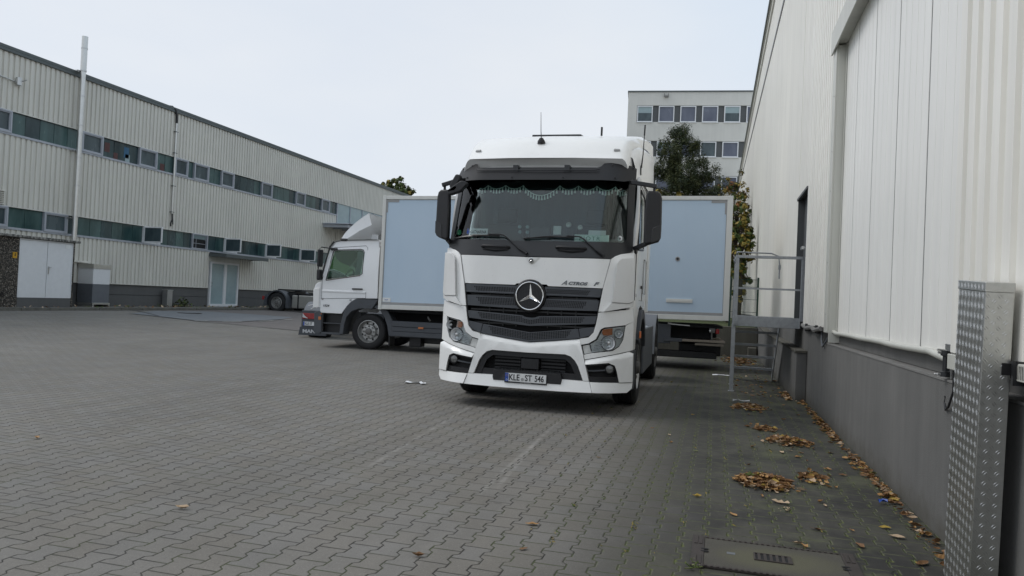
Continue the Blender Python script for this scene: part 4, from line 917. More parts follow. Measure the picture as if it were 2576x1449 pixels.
for (x_, y_, s_, c, lb, lobed, rot) in ((.50, 5.58, .062, 'ltan', 'large pale lobed oak leaf lying flat beyond the drain grate', True, -.35), (1.13, 5.03, .05, 'ltan', 'long tan boat shaped leaf near the plinth right of the drain cover', False, -.2), (1.10, 5.22, .04, 'lyellow', 'rolled yellow leaf behind the tan boat shaped leaf', False, .1), (.80, 6.33, .045, 'lyellow', 'slim yellow green leaf in front of the loose right cluster', False, .05), (1.15, 4.55, .055, 'lbrown', 'broad brown leaf at the foot of the checker plate cover', False, .8)):
    g = G(); leaf(g, Vector((0, 0, .006)), s_, rot, .1, .45, r_, lobed); o = g.build('fallen_leaf', c, smooth=False, recalc=False); o.location = (x_, y_, 0); tag(o, lb, 'leaf')
# litter
def scrap(loc, label, pts, m='litter', w_=.05, seed=2, name='plastic_scrap'):
    r_ = random.Random(seed); g = G(); rows = []
    for i, (a, b) in enumerate(pts):
        rows.append([Vector((a, b+w_*(j-1.5)*.5*r_.uniform(.6, 1.2), .006+.03*abs(math.sin(i*1.3+j))*r_.uniform(.3, 1))) for j in range(4)])
    g.loft(rows, False); o = g.build(name, m, smooth=False); o.location = loc; tag(o, label, 'litter'); return o
scrap((-4.39, 10.6, 0), 'crumpled white plastic film lying on the open pavers left of the big truck', [(-.17, .02), (-.12, -.03), (-.06, -.01), (0, .05), (.05, .06), (.10, .02), (.17, -.03)], w_=.07)
scrap((.22, 15.7, 0), 'torn white scrap under the steel landing', [(-.22, 0), (-.12, -.05), (0, .02), (.08, 0), (.16, .05)], w_=.05, seed=4)
scrap((.43, 11.5, 0), 'thin white twisted strip beside the far leaf heap', [(-.12, 0), (-.05, .05), (.02, -.02), (.12, .03)], w_=.02, seed=5, name='plastic_strip')
o = scrap((1.22, 5.88, .01), 'small blue wrapper among the leaves at the plinth', [(-.03, 0), (0, .01), (.03, 0)], 'blue', .03, 6, 'wrapper')

# ------------------------------------------------------------------ wheels
def wheel(par, c, Rr, W_, mp_, nuts=10, rimm='rim', rr=None, dual=False, name='wheel'):
    """mp_(a,u,v): a = axial, outward positive (outer face at a=0)"""
    rr = rr or Rr*.60
    def m(a, u, v): return mp_(a, u, v)
    g = G(); prof = [(-W_, rr), (-W_, Rr*.93), (-W_+.02, Rr*.975), (-W_+.05, Rr)]
    k = 5
    for i in range(k):
        a = -W_+.06+(W_-.12)*i/k; b = a+(W_-.12)/k
        prof += [(a, Rr), (b-.018, Rr), (b-.014, Rr-.012), (b-.004, Rr-.012)]
    prof += [(-.05, Rr), (-.02, Rr*.975), (0, Rr*.90), (.004, Rr*.78), (0, rr+.015), (-.01, rr)]
    g.lathe(prof, m, 56); t = g.build(name, 'tyre', par, ang=50)
    g = G(); g.lathe([(-.01, rr), (-.005, rr-.012), (-.03, rr-.02), (-.10, rr-.03), (-.13, rr*.82), (-.13, rr*.66), (-.05, rr*.58), (-.045, rr*.30), (-.02, rr*.28), (-.01, rr*.20), (-.01, .001)], m, 48); rm = g.build('rim', rimm, t)
    for i in range(8 if nuts == 8 else 10):
        g = G(); a = 2*math.pi*(i+.5)/(8 if nuts == 8 else 10); g.prism(ring(math.cos(a)*rr*.74, math.sin(a)*rr*.74, rr*.085, 12), lambda u, v, d: m(d, u, v), -.129, -.122)
        g.build('rim_hole', 'dark', rm)
    g = G()
    for i in range(nuts):
        a = 2*math.pi*i/nuts; g.prism(ring(math.cos(a)*rr*.47, math.sin(a)*rr*.47, .021, 6), lambda u, v, d: m(d, u, v), -.05, -.015)
    g.build('wheel_nut', 'rimd', rm)
    g = G(); g.lathe([(-.045, rr*.29), (.012, rr*.27), (.022, rr*.22), (.022, .001)], m, 24); g.build('hub_cap', 'rimd', rm)
    return t

def star(g, mapf, r_, hub, depth):
    """three pointed star"""
    vs = [(0, 0, depth)]
    for k in range(3):
        a = R(90+120*k); b = a+R(60)
        vs.append((r_*math.cos(a), r_*math.sin(a), .002)); vs.append((hub*math.cos(b), hub*math.sin(b), .002))
    g.add([mapf(*p) for p in vs], [(0, i, i % 6+1) for i in range(1, 7)])

# ------------------------------------------------------------------ big white tractor
TK = thing('tractor_truck', 'big white tractor unit facing the camera with grey grille and roof visor', 'truck', (-2.19, 8.85, 0), .02)
def F(x, z):
    a = abs(x); y = .03*a*a+max(0, a-.75)**2*1.15
    if z > 1.9: y += (z-1.9)*.30
    if z > 2.85: y += (z-2.85)*.45
    return y
def fm(off=0, k=0, z0=0, tz=0):
    return lambda u, v, d: Vector((u, F(u, v)-off-k*(v-z0)+d, v))
def both(name, m, outl, off=0, th=.06, holes=(), **kw):
    return [patch(name, m, TK, o_, fm(off), th, [h if s_ > 0 else mx(h) for h in holes], **kw) for s_, o_ in ((1, outl), (-1, mx(outl)))]
cabw = patch('core_panel', 'dark', TK, [(-1.12, .36), (1.12, .36), (1.14, 1.93), (-1.14, 1.93)], fm(-.15), .03, bev=0)
B('radiator', 'dark', TK, (-.6, .6, .34, .42, .4, 1.5))
bon = patch('bonnet', 'white', TK, [(-.95, 1.897), (0, 1.888), (.95, 1.897), (.872, 1.541), (.21, 1.541), (.19, 1.56), (-.19, 1.56), (-.21, 1.541), (-.872, 1.541)], fm(.005), .05)
g = G(); g.loft([[Vector((x, F(x, z)-.0055-d, z)) for x, z, d in ((-.10, 1.886, 0), (-.05, 1.835, .0), (0, 1.80, .0), (.05, 1.835, 0), (.10, 1.886, 0))], [Vector((x, F(x, z)-.0055-d, z)) for x, z, d in ((-.08, 1.886, .006), (-.045, 1.85, .01), (0, 1.82, .012), (.045, 1.85, .01), (.08, 1.886, .006))], [Vector((x, F(0, 1.886)-.0175, 1.886)) for x in (-.05, -.03, 0, .03, .05)]], False); g.build('badge_mount', 'white', bon)
fl_ = both('corner_panel', 'white', [(.958, 1.897), (1.0, 1.935), (1.06, 1.965), (1.16, 1.99), (1.215, 1.995), (1.22, 1.34), (1.17, 1.318), (.89, 1.257), (.838, 1.257), (.880, 1.541)], .02, .06)
both('air_flap', 'flap', [(1.03, 1.85), (1.05, 1.89), (1.085, 1.918), (1.225, 1.935), (1.235, 1.40), (1.185, 1.37), (.99, 1.375)], .075, .05, bev=.012)
both('air_flap_foot', 'flap', [(.99, 1.37), (1.185, 1.365), (1.235, 1.395), (1.225, 1.335), (1.17, 1.318), (.90, 1.258)], .060, .05, bev=.008)
both('lamp_brow', 'white', [(.838, 1.245), (1.17, 1.295), (1.225, 1.315), (1.24, 1.15), (1.195, 1.131), (1.15, 1.106), (.912, 1.069), (.868, 1.043), (.848, .985), (.82, .925), (.735, .869), (.645, .848), (.632, .877), (.634, .921), (.732, .94), (.790, 1.003), (.815, 1.1), (.832, 1.2)], .02, .10, bev=.012)
both('lamp_surround', 'white', [(1.197, 1.127), (1.24, 1.146), (1.243, .80), (1.205, .790), (1.1, .762), (.697, .672), (.685, .728), (.776, .751), (1.013, .787), (1.09, .841), (1.131, .93), (1.152, 1.101)], .015, .10, bev=.008)
both('lamp_gasket', 'black2', [(.66, .84), (.735, .862), (.83, .92), (.874, 1.038), (.914, 1.063), (1.15, 1.100), (1.13, .93), (1.09, .845), (1.013, .79), (.776, .754), (.684, .731)], -.045, .02, bev=0)
for s_ in (1, -1):
    S = (lambda pts: pts) if s_ > 0 else mx
    hl = patch('headlight', 'lampgrey', TK, S([(.752, .858), (.835, .915), (.884, 1.03), (.918, 1.054), (1.142, 1.090), (1.124, .935), (1.086, .852), (1.012, .797), (.782, .760)]), fm(-.035), .01, bev=0)
    hl['label'] = 'headlight under the %s mirror' % ('right' if s_ > 0 else 'left')
    # lamps face forward on a small forward offset plane
    for (cx, cz, rr, mm) in ((.966, .881, .083, 'reflect'), (1.078, 1.0, .052, 'reflect')):
        cx *= s_; y0 = F(cx, cz)-.002
        g = G(); g.lathe([(-.004, rr), (-.014, rr*.98), (-.004, rr*.90), (.030, rr*.62), (.036, rr*.2), (.018, rr*.17), (.018, .001)], lambda a, u, v: (cx+u, y0+a, cz+v), 32); bl = g.build('reflector', mm, hl)
        g = G(); g.lathe([(.02, rr*.28), (.0, rr*.27), (-.004, rr*.18), (-.004, .001)], lambda a, u, v: (cx+u, y0+a, cz+v), 20); g.build('bulb', 'silver', bl)
        g = G(); g.lathe([(0, rr*1.10), (-.012, rr*1.08), (-.016, rr*1.0), (-.004, rr*.98)], lambda a, u, v: (cx+u, y0+a, cz+v), 32); g.build('lamp_ring', 'grille', bl)
        if rr > .07:
            g = G()
            for k in range(-3, 4): g.bar((cx+k*rr*.24, y0+.004, cz-rr*.7*math.cos(k*.35)), (cx+k*rr*.24, y0+.004, cz+rr*.7*math.cos(k*.35)), .004)
            g.build('lens_flute', 'reflect', bl)
    patch('indicator', 'amber', hl, S([(.896, 1.044), (1.004, 1.064), (1.006, .985), (.958, .972), (.905, .972), (.885, 1.0)]), fm(-.015), .008, bev=.003)
    g = G()
    for k in range(6): z = .765+k*.021; x0 = .765+.012*k; g.loft([[Vector((s_*x, F(x, z+dz_)-dd, z+dz_+(x-.8)*.22)) for x in (x0, x0+.10)] for dz_, dd in ((0, -.02), (.013, .0), (.014, -.02))], False)
    g.build('running_light', 'drl', hl, smooth=False)
    patch('square_reflector', 'lampgrey', hl, S([(.66, .834), (.742, .853), (.772, .756), (.686, .734)]), fm(-.012), .02, bev=.004)
    patch('lens', 'clear', hl, S([(.752, .858), (.835, .915), (.884, 1.03), (.918, 1.054), (1.142, 1.090), (1.124, .935), (1.086, .852), (1.012, .797), (.782, .760)]), fm(.003), .004, bev=0)
    # bumper corner
    patch('bumper_corner', 'white', TK, S([(.700, .664), (1.1, .753), (1.20, .780), (1.25, .755), (1.255, .41), (1.108, .411), (1.078, .547), (1.053, .616), (.985, .645), (.713, .615)]), lambda u, v, d: Vector((u, F(u, v)-(.005+min(1, max(0, (.664+(abs(u)-.7)*.235-v)/.05))*.055)+d, v)), .10, su=.06, sv=.025, bev=.006)
    patch('fog_recess', 'dark', TK, S([(.70, .63), (.99, .66), (1.10, .62), (1.13, .40), (.76, .40)]), fm(-.06), .02, bev=0)
    patch('fog_rim', 'black', TK, S([(.716, .612), (.985, .643), (1.051, .615), (1.077, .547), (1.106, .412), (.766, .412), (.755, .47), (1.075, .478), (1.055, .545), (1.035, .60), (.98, .622), (.728, .592)]), fm(.01), .06, bev=.004)
    g = G(); g.loft([[Vector((s_*x, F(x, z)-.0+.02, z)) for x, z in ((.735, .545), (.80, .548), (.94, .562))], [Vector((s_*x, F(x, z)+.01, z)) for x, z in ((.735, .53), (.80, .531), (.94, .545))], [Vector((s_*x, F(x, z)+.05, z)) for x, z in ((.735, .525), (.80, .526), (.94, .538))]], False); g.build('fog_vane', 'grille', TK)
    cx, cz = s_*.992, .568; y0 = F(cx, cz)
    g = G(); g.lathe([(.03, .060), (-.012, .058), (-.016, .050), (-.004, .046), (-.004, .001)], lambda a, u, v: (cx+u, y0+a, cz+v), 28); fg = g.build('fog_lamp', 'black', TK)
    g = G(); g.lathe([(-.006, .044), (-.010, .03), (-.012, .001)], lambda a, u, v: (cx+u, y0+a, cz+v), 24); g.build('lens', 'foglens', fg)
    patch('lip_corner', 'white', TK, S([(.772, .405), (1.255, .402), (1.25, .33), (1.20, .283), (.812, .280)]), fm(.04, -.25, .40), .07, bev=.008)
    o = patch('bumper_cap', 'white', TK, S(ring(.582, .748, .037)), fm(.018), .01, bev=.003)
    # roof marker lamps, steps, side
bm_ = patch('bumper', 'white', TK, [(-.760, .417), (-.692, .668), (-.627, .915), (-.32, .872), (0, .838), (.32, .872), (.627, .915), (.692, .668), (.760, .417), (.690, .417), (.625, .586), (.585, .65), (.53, .70), (.46, .722), (0, .716), (-.46, .722), (-.53, .70), (-.585, .65), (-.625, .586), (-.690, .417)], lambda u, v, d: Vector((u, F(u, v)-(-.015+min(1, max(0, ((.838+abs(u)*.123 if abs(u) < .627 else 2)-v)/.055))*.045)+d, v)), .09, su=.06, sv=.025, bev=.006)
patch('lip', 'white', TK, [(-.765, .411), (-.425, .415), (-.418, .375), (-.39, .355), (.39, .355), (.418, .375), (.425, .415), (.765, .411), (.805, .280), (.4, .273), (-.4, .273), (-.805, .280)], fm(.03, -.22, .40), .08, bev=.008)
patch('intake_rim', 'black', TK, [(-.688, .415), (-.622, .586), (-.58, .65), (-.525, .70), (-.455, .718), (0, .712), (.455, .718), (.525, .70), (.58, .65), (.622, .586), (.688, .415), (.60, .415), (.575, .50), (.53, .60), (.46, .655), (0, .652), (-.46, .655), (-.53, .60), (-.575, .50), (-.60, .415)], fm(-.01), .05, bev=.006)
for k in range(4):
    z = .49+k*.042
    for a, b in ((-.45, -.12), (.14, .45)): g = G(); g.box(a, b, .10, .13, z, z+.022); g.build('intake_slat', 'black', TK)
for a, b, c, d in ((-.50, .10, -.42, .17), (.42, .17, .50, .10)): pass
B('radar_box', 'black', TK, (-.098, .13, .03, .16, .505, .64), bev=.01)
patch('intake_floor', 'black', TK, [(-.60, .41), (-.58, .49), (.58, .49), (.60, .41)], fm(-.02), .10)
ped = patch('plate_pedestal', 'black', TK, [(-.425, .355), (-.435, .40), (-.42, .488), (.42, .488), (.435, .40), (.425, .355)], fm(.05), .14, bev=.012)
g = G(); g.loft([[Vector((x, -.05+.03*x*x, .489)) for x in (-.40, -.2, 0, .2, .40)], [Vector((x, .08, .505)) for x in (-.38, -.2, 0, .2, .38)]], False)
for k in range(18): g.box(-.36+k*.04, -.345+k*.04, -.03, .06, .492, .502)
g.build('step_tread', 'black2', ped)
# licence plate
yp = -.062
g = G(); g.box(-.276, .256, yp, .0, .335, .462); pl = g.build('licence_plate', 'black2', TK, bev=.004)
g = G(); g.box(-.268, .248, yp-.004, yp-.001, .352, .456); g.build('plate_face', 'plate', pl, bev=.002)
g = G(); g.box(-.267, -.224, yp-.006, yp-.0042, .353, .455); g.build('country_band', 'blue', pl)
text('plate_text', 'D', 'plate', pl, (-.254, yp-.0065, .362), .03, ext=.0004)
g = G(); g.lathe([(0, .0135), (-.0005, .0135), (-.0005, .0115), (0, .0115)], lambda a, u, v: (-.246+u, yp-.0065+a, .425+v), 12); g.build('star_ring', 'yellow', pl)
text('plate_text', 'KLE', 'ink', pl, (-.220, yp-.006, .370), .105, ext=.0008, sx=.80, off=.0016)
text('plate_text', 'ST', 'ink', pl, (-.018, yp-.006, .370), .105, ext=.0008, sx=.80, off=.0016)
text('plate_text', '546', 'ink', pl, (.104, yp-.006, .370), .105, ext=.0008, sx=.74, off=.0016)
g = G(); g.prism(ring(-.048, .385, .020, 16), lambda u, v, d: (u, d, v), yp-.0055, yp-.004); g.build('seal_sticker', 'trimgrey', pl)
text('plate_text', 'www.Herbrand.de', 'dimwhite', pl, (-.006, yp-.001, .3385), .018, ext=.0004, align='CENTER', shear=.2)
# grille bars
def slat(outl, off, hole_rows, th=.045):
    o = patch('grille_bar', 'grille', TK, outl, fm(off), th, bev=.005)
    if hole_rows:
        g = G(); rad = .0086
        for (zf, xa, xb, sh) in hole_rows:
            x = xa+sh
            while x < xb:
                z = zf(x)
                if z is not None:
                    n = Vector((0, -1, 0)); y = F(x, z)-off-.0016
                    b = len(g.v); g.add([(x+rad*math.cos(a), F(x+rad*math.cos(a), z+rad*math.sin(a))-off-.0016, z+rad*math.sin(a)) for a in (math.pi/6+k*math.pi/3 for k in range(6))], [(0, 1, 2, 3, 4, 5)])
                x += .0215
        g.build('perforation', 'dark', o, smooth=False, recalc=False)
    return o
# bars 1 and 2 split by the star
for s_ in (1, -1):
    S = (lambda pts: pts) if s_ > 0 else mx
    rows = []
    for j in range(4): rows.append((lambda x, j=j: 1.499-j*.0175, *((.20, .735-j*.014) if s_ > 0 else (-.735+j*.014, -.20)), (j % 2)*.01075))
    slat(S([(.165, 1.532), (.868, 1.534), (.851, 1.440), (.19, 1.437)]), 0, rows)
    rows = [(lambda x, j=j: 1.364-j*.0175+.0*x, *((.185-.015*j, .70-j*.014) if s_ > 0 else (-.70+j*.014, -.185+.015*j)), (j % 2)*.01075) for j in range(5)]
    slat(S([(.17, 1.386), (.838, 1.394), (.824, 1.262), (.10, 1.245)]), 0, rows)
    g = G(); g.loft([[Vector((s_*x, F(x, z)-dd, z)) for x, z in ((.19, z0_), (.5, z0_+.002), (.848-kk, z0_+.004))] for z0_, dd, kk in ((1.447, .002, 0), (1.437, .016, 0), (1.425, .014, .003), (1.423, -.02, .003))], False); g.build('grille_lip', 'fender', TK)
def zc3(x): return 1.146+(min(abs(x), .11))*.20+max(0, abs(x)-.11)*.048
rows = [(lambda x, j=j: (zc3(x)-.022-j*.018) if not (abs(x) < .11 and j == 0) else None, -.67+.012*j, .67-.012*j, (j % 2)*.01075) for j in range(4)]
slat([(-.820, 1.200), (-.11, 1.168), (-.06, 1.150), (0, 1.144), (.06, 1.150), (.11, 1.168), (.820, 1.200), (.797, 1.105), (0, 1.040), (-.797, 1.105)], 0, rows)
rows = [(lambda x, j=j: .948-j*.018+abs(x)*.118, -.52+.012*j, .52-.012*j, (j % 2)*.01075) for j in range(5)]
slat([(-.60, 1.037), (0, .962), (.60, 1.037), (.628, .924), (.32, .880), (0, .846), (-.32, .880), (-.628, .924)], 0, rows)
for s_ in (1, -1):
    S = (lambda pts: pts) if s_ > 0 else mx
    patch('grille_cheek', 'grille', TK, S([(.606, 1.037), (.795, 1.068), (.793, 1.03), (.765, .985), (.72, .953), (.632, .926)]), fm(0), .045, bev=.005)
    patch('grille_side', 'black2', TK, S([(.872, 1.54), (.884, 1.53), (.842, 1.262), (.822, 1.10), (.800, 1.01), (.785, 1.03), (.80, 1.08), (.826, 1.25)]), fm(-.005), .06, bev=.003)
g = G()
for z0_, z1_, w_ in ((1.395, 1.425, .80), (1.21, 1.245, .80), (1.045, 1.08, .75)):
    for x in (-.55, -.37, -.2, .2, .37, .55): g.box(x-.006, x+.006, .09, .11, z0_-.02, z1_)
    g.box(-w_, w_, .10, .12, (z0_+z1_)/2-.02, (z0_+z1_)/2)
g.build('grille_web', 'black2', TK)
# star emblem
cz = 1.411
g = G(); g.lathe([(.03, .205), (-.015, .205), (-.030, .195), (-.034, .185), (-.012, .180), (-.012, .001)], lambda a, u, v: (u-.012, a, cz+v), 56); em = g.build('emblem', 'black', TK)
g = G(); g.lathe([(-.016, .180), (-.034, .177), (-.038, .170), (-.034, .163), (-.016, .161)], lambda a, u, v: (u-.012, a, cz+v), 56); g.build('emblem_ring', 'chrome', em)
g = G(); star(g, lambda u, v, d: (u-.012, -.014-d, cz+v), .168, .030, .028); g.build('emblem_star', 'chrome', em, smooth=False)
g = G()
for k in range(17): g.bar((-.012-.15+k*.019, -.0128, cz-.02*0-math.sqrt(max(0, .155**2-(-.15+k*.019)**2))), (-.012-.15+k*.019, -.0128, cz+math.sqrt(max(0, .155**2-(-.15+k*.019)**2))), .003)
g.build('emblem_mesh', 'black2', em)
yb = F(0, 1.85)-.02
g = G(); g.lathe([(.015, .037), (-.004, .037), (-.008, .030), (-.008, .025), (-.004, .023)], lambda a, u, v: (u-.012, yb+a, 1.848+v), 28); bd = g.build('badge', 'silver', TK)
g = G(); g.prism(ring(-.012, 1.848, .0235, 20), lambda u, v, d: (u, yb+d, v), -.005, 0); g.build('badge_face', 'ink', bd)
g = G(); star(g, lambda u, v, d: (u-.012, yb-.005-d, 1.848+v), .024, .0045, .005); g.build('badge_star', 'chrome', bd, smooth=False)
# model lettering
t1 = text('model_lettering', 'A', 'greyink', TK, (.375, F(.42, 1.58)-.012, 1.566), .075, ext=.003, shear=.5, sx=1.25, off=.0012)
t1 = text('model_lettering', 'CTROS', 'greyink', TK, (.455, F(.55, 1.58)-.016, 1.570), .050, ext=.003, shear=.35, sx=1.42, off=.0026); t1.rotation_euler = (R(90), 0, R(2))
t1 = text('model_lettering', 'F', 'greyink', TK, (.765, F(.80, 1.58)-.010, 1.570), .058, ext=.003, shear=.45, sx=1.5, off=.003); t1.rotation_euler = (R(90), 0, R(5))
# windscreen frame, glass, visor
WS = [(-1.125, 2.16), (-1.09, 2.905), (-1.07, 2.93), (1.07, 2.93), (1.09, 2.905), (1.112, 2.16), (1.09, 2.125), (1.05, 2.112), (0, 2.095), (-1.06, 2.105), (-1.10, 2.125)]
wsf = patch('windscreen_frame', 'black2', TK, [(-1.20, 2.02), (-1.165, 2.98), (1.165, 2.98), (1.19, 2.02), (1.16, 1.998), (1.06, 1.965), (1.0, 1.935), (.955, 1.905), (0, 1.898), (-.955, 1.905), (-1.0, 1.935), (-1.06, 1.965), (-1.16, 1.998)], fm(.004), .04, [WS], bev=.006)
patch('windscreen', 'wsglass', TK, WS, fm(-.008), .005, bev=0)
for (a, b, z) in ((-.67, -.31, 2.0), (.285, .65, 2.008)):
    g = G(); g.tube([(a, F(a, z)-.005, z+.012), (a+.03, F(a, z)-.045, z+.018), (b-.03, F(b, z)-.045, z+.012), (b, F(b, z)-.005, z+.004)], .017, 10); g.tube([(a+.02, F(a, z)-.01, z-.022), ((a+b)/2, F(0, z)-.03, z-.030), (b-.02, F(b, z)-.01, z-.024)], .012, 8); g.build('grab_handle', 'black', TK)
def wp(pts, off): return [Vector((x, F(x, z)-off, z)) for x, z in pts]
for arm, blade in (([(-.07, 1.93), (-.085, 1.945), (-.183, 1.995), (-.36, 2.14), (-.42, 2.165), (-.60, 2.168)], [(-1.10, 2.118), (-.9, 2.135), (-.65, 2.152), (-.45, 2.152)]), ([(.875, 1.935), (.86, 1.95), (.785, 1.995), (.62, 2.13), (.56, 2.162), (.40, 2.168)], [(-.14, 2.125), (.1, 2.145), (.3, 2.158), (.50, 2.15)])):
    g = G(); g.tube(wp(arm[:3], .035), .022, 8, .016); g.tube(wp(arm[2:], .04), .011, 8, .008); wpo = g.build('wiper', 'black', TK)
    g = G(); g.tube(wp(blade, .022), .012, 6); g.tube(wp([blade[0], ((blade[0][0]+blade[-1][0])/2, (blade[0][1]+blade[-1][1])/2+.02), blade[-1]], .034), .007, 6); g.build('blade', 'black2', wpo)
visor = patch('sun_visor', 'visor', TK, [(-1.20, 2.97), (-1.19, 3.10), (-1.16, 3.155), (-1.0, 3.175), (-.92, 3.165), (-.90, 3.12), (-.86, 3.10), (.70, 3.10), (.745, 3.12), (.775, 3.165), (.86, 3.175), (1.10, 3.16), (1.17, 3.13), (1.18, 2.96), (1.05, 2.91), (-1.02, 2.905)], lambda u, v, d: Vector((u, F(u, v)-.17+(v-2.9)*.28+d, v-.03)), .012, bev=.004)
g = G()
for x, z in ((-.99, 3.14), (-.99, 2.95), (-.36, 2.94), (.30, 2.94), (.94, 2.95), (.88, 3.14), (1.13, 3.13), (-1.15, 3.12)):
    y0 = F(x, z)-.17+(z-2.9)*.28; g.lathe([(0, .014), (-.010, .012), (-.012, .001)], lambda a, u, v: (x+u, y0+a, z+v-.03), 10)
g.build('visor_bolt', 'black', visor)
g = G(); g.tube([(-.88, F(.88, 3.03)-.175+.04, 3.035), (-.80, F(.8, 3.03)-.175+.04, 3.02), (0, F(0, 3.02)-.178+.04, 3.02), (.66, F(.66, 3.03)-.175+.04, 3.02), (.74, F(.74, 3.04)-.175+.04, 3.04)], .007, 6); g.build('visor_ridge', 'black2', visor)
for x in (-.345, .325): B('visor_strut', 'black2', visor, (x-.035, x+.035, F(x, 3.0)-.11, F(x, 3.0)+.05, 2.92, 3.09))
patch('roof_recess', 'gap', TK, [(-1.08, 3.00), (-1.04, 3.26), (1.02, 3.25), (1.08, 3.00)], fm(-.02), .04)
# cab sides
def sm(s_, off=0): return lambda u, v, d: Vector((s_*(1.235+off-max(0, .62-u)**2*.5-(max(0, v-2.4)**2)*.06-d), u, v))
side = [(.30, 1.29), (.33, .82), (.36, .79), (.73, .79), (.76, .98), (.88, 1.19), (1.08, 1.31), (1.38, 1.355), (1.70, 1.31), (1.93, 1.17), (2.25, 1.17), (2.25, 3.0), (.66, 3.0), (.58, 2.8), (.33, 1.99)]
swin = [(.55, 2.13), (.60, 2.10), (1.28, 2.16), (1.33, 2.20), (1.33, 2.72), (1.28, 2.78), (.74, 2.78), (.70, 2.72)]
for s_ in (1, -1):
    cs = patch('cab_side', 'white', TK, side, sm(s_), .035, [swin], su=.12, sv=.3, bev=.004)
    patch('side_window', 'sideglass', TK, swin, sm(s_, -.012), .005, su=.12, sv=.3, bev=0)
    g = G(); P_ = sm(s_, .003)
    def loop(pts, r__): g.tube([P_(u, v, 0) for u, v in pts]+[P_(*pts[0], 0)], r__, 5)
    loop([(.52, 2.06), (1.30, 2.11), (1.38, 2.17), (1.38, 2.76), (1.32, 2.83), (.70, 2.83)], .018); g.build('window_seal', 'black2', cs)
    g = G(); loop([(.45, 1.42), (.47, 2.0), (.68, 2.90), (1.44, 2.90), (1.46, 1.42)], .005); loop([(1.62, 1.52), (1.62, 2.0), (2.05, 2.0), (2.05, 1.52)], .004); g.build('door_seam', 'black2', cs)
    B('door_handle', 'black2', cs, *[(s_*1.235-.008, s_*1.235+.02*s_, 1.20, 1.36, 1.58, 1.62)] if s_ > 0 else [(-1.255, -1.227, 1.20, 1.36, 1.58, 1.62)], bev=.006)
    patch('lower_side', 'fender', TK, [(.36, .46), (.37, .78), (.72, .78), (.74, .60), (.78, .42)], sm(s_, .01), .03, bev=.006)
    patch('lip_side', 'fender', TK, [(.30, .29), (.30, .44), (.72, .44), (.72, .36), (.60, .30)], sm(s_, .015), .03, bev=.006)
    # wheel arch
    g = G(); cy = 1.40; arc = [(cy+.70*math.cos(a), .52+.78*math.sin(a)) for a in [R(150-8*k) for k in range(17)]]; arc2 = [(cy+.60*math.cos(a), .52+.66*math.sin(a)) for a in [R(150-8*k) for k in range(17)]]
    g.prism(arc+list(reversed(arc2)), lambda u, v, d: (s_*d, u, v), 1.19, 1.275); g.build('wheel_arch', 'fender', TK, bev=.015)
    B('side_marker', 'orange', TK, (s_*1.275-(.0 if s_ > 0 else .022), s_*1.275+(.022 if s_ > 0 else 0), .79, .86, .93, 1.02), bev=.006)
    o = text('model_lettering', '18-43', 'silver', TK, (s_*1.232, .52 if s_ > 0 else .80, 1.46), .06, rot=(R(90), 0, R(90 if s_ > 0 else -90)), ext=.003)
    # mirrors
    x0, x1 = (1.322, 1.53) if s_ > 0 else (1.178, 1.372)
    q = lambda pts: [(s_*(x0+u*(x1-x0)), v-.005) for u, v in pts][::1 if s_ > 0 else -1]
    mc = q([(.06, 2.735), (.2, 2.76), (.72, 2.755), (.90, 2.725), (.97, 2.67), (1.0, 2.30), (.98, 2.19), (.86, 2.14), (.22, 2.095), (.06, 2.105), (0, 2.14), (0, 2.5)])
    yy_ = .17
    def mm_(u, v, d): return Vector((u, yy_+(abs(u)-x0)*.15+d, v))
    mr = patch('mirror', 'black', TK, mc, mm_, .11, su=.05, sv=.2, bev=.03)
    patch('mirror_cap', 'black2', mr, q([(.45, 2.12), (.48, 2.28), (.56, 2.31), (.985, 2.345), (.972, 2.195), (.85, 2.15)]), lambda u, v, d: mm_(u, v, d-.006), .02, su=.05, bev=.006)
    xm = (x0+x1)/2
    g = G(); g.bar((s_*1.12, .46, 2.90), (s_*1.17, .27, 2.86), .05, .05); g.bar((s_*1.15, .23, 2.86), (s_*(xm+.03), .22, 2.81), .055, .05); g.bar((s_*xm, .24, 2.82), (s_*xm, .24, 2.73), .03); g.build('mirror_arm', 'black', TK, bev=.008); g = G(); g.bar((s_*(x0+.03), .24, 2.11), (s_*1.19, .38, 2.05), .05, .05); g.lathe([(-.07, .001), (-.05, .04), (.05, .05), (.07, .001)], lambda a, u, v: (s_*1.19+u, .43+a, 2.03+v), 14); g.build('mirror_arm', 'black', TK, bev=.008)
    g = G(); g.box(-.055, .055, -.012, .012, -.022, .022); ml = g.build('roof_lamp', 'trimgrey', TK, bev=.012); ml.location = (s_*.93-.02, .60, 3.335); ml.rotation_euler = (R(-38), 0, s_*R(16))
    ml.scale = (.75, 1, .9)
# front mirror on the left image corner
g = G(); g.bar((-1.04, .36, 2.90), (-1.08, .17, 2.86), .06, .07); g.build('front_mirror_arm', 'black', TK, bev=.02)
g = G(); g.prism([(-.13, -.06), (-.10, -.085), (.05, -.035), (.13, .05), (.12, .085), (.04, .095), (-.06, .03), (-.13, -.02)], lambda u, v, d: (u, d, v), -.05, .05); fmo = g.build('front_mirror', 'black', TK, bev=.02); fmo.location = (-1.045, .10, 2.745); fmo.scale = (1.0, 1, 1.05)
g = G(); g.prism([(-.08, -.09), (-.02, -.10), (.06, .06), (.05, .10), (-.01, .11), (-.09, -.04)], lambda u, v, d: (u, d, v), -.05, .05); o = g.build('front_mirror', 'black', TK, bev=.02); o.location = (-1.09, .18, 2.84); o.scale = (1, 1, .95)
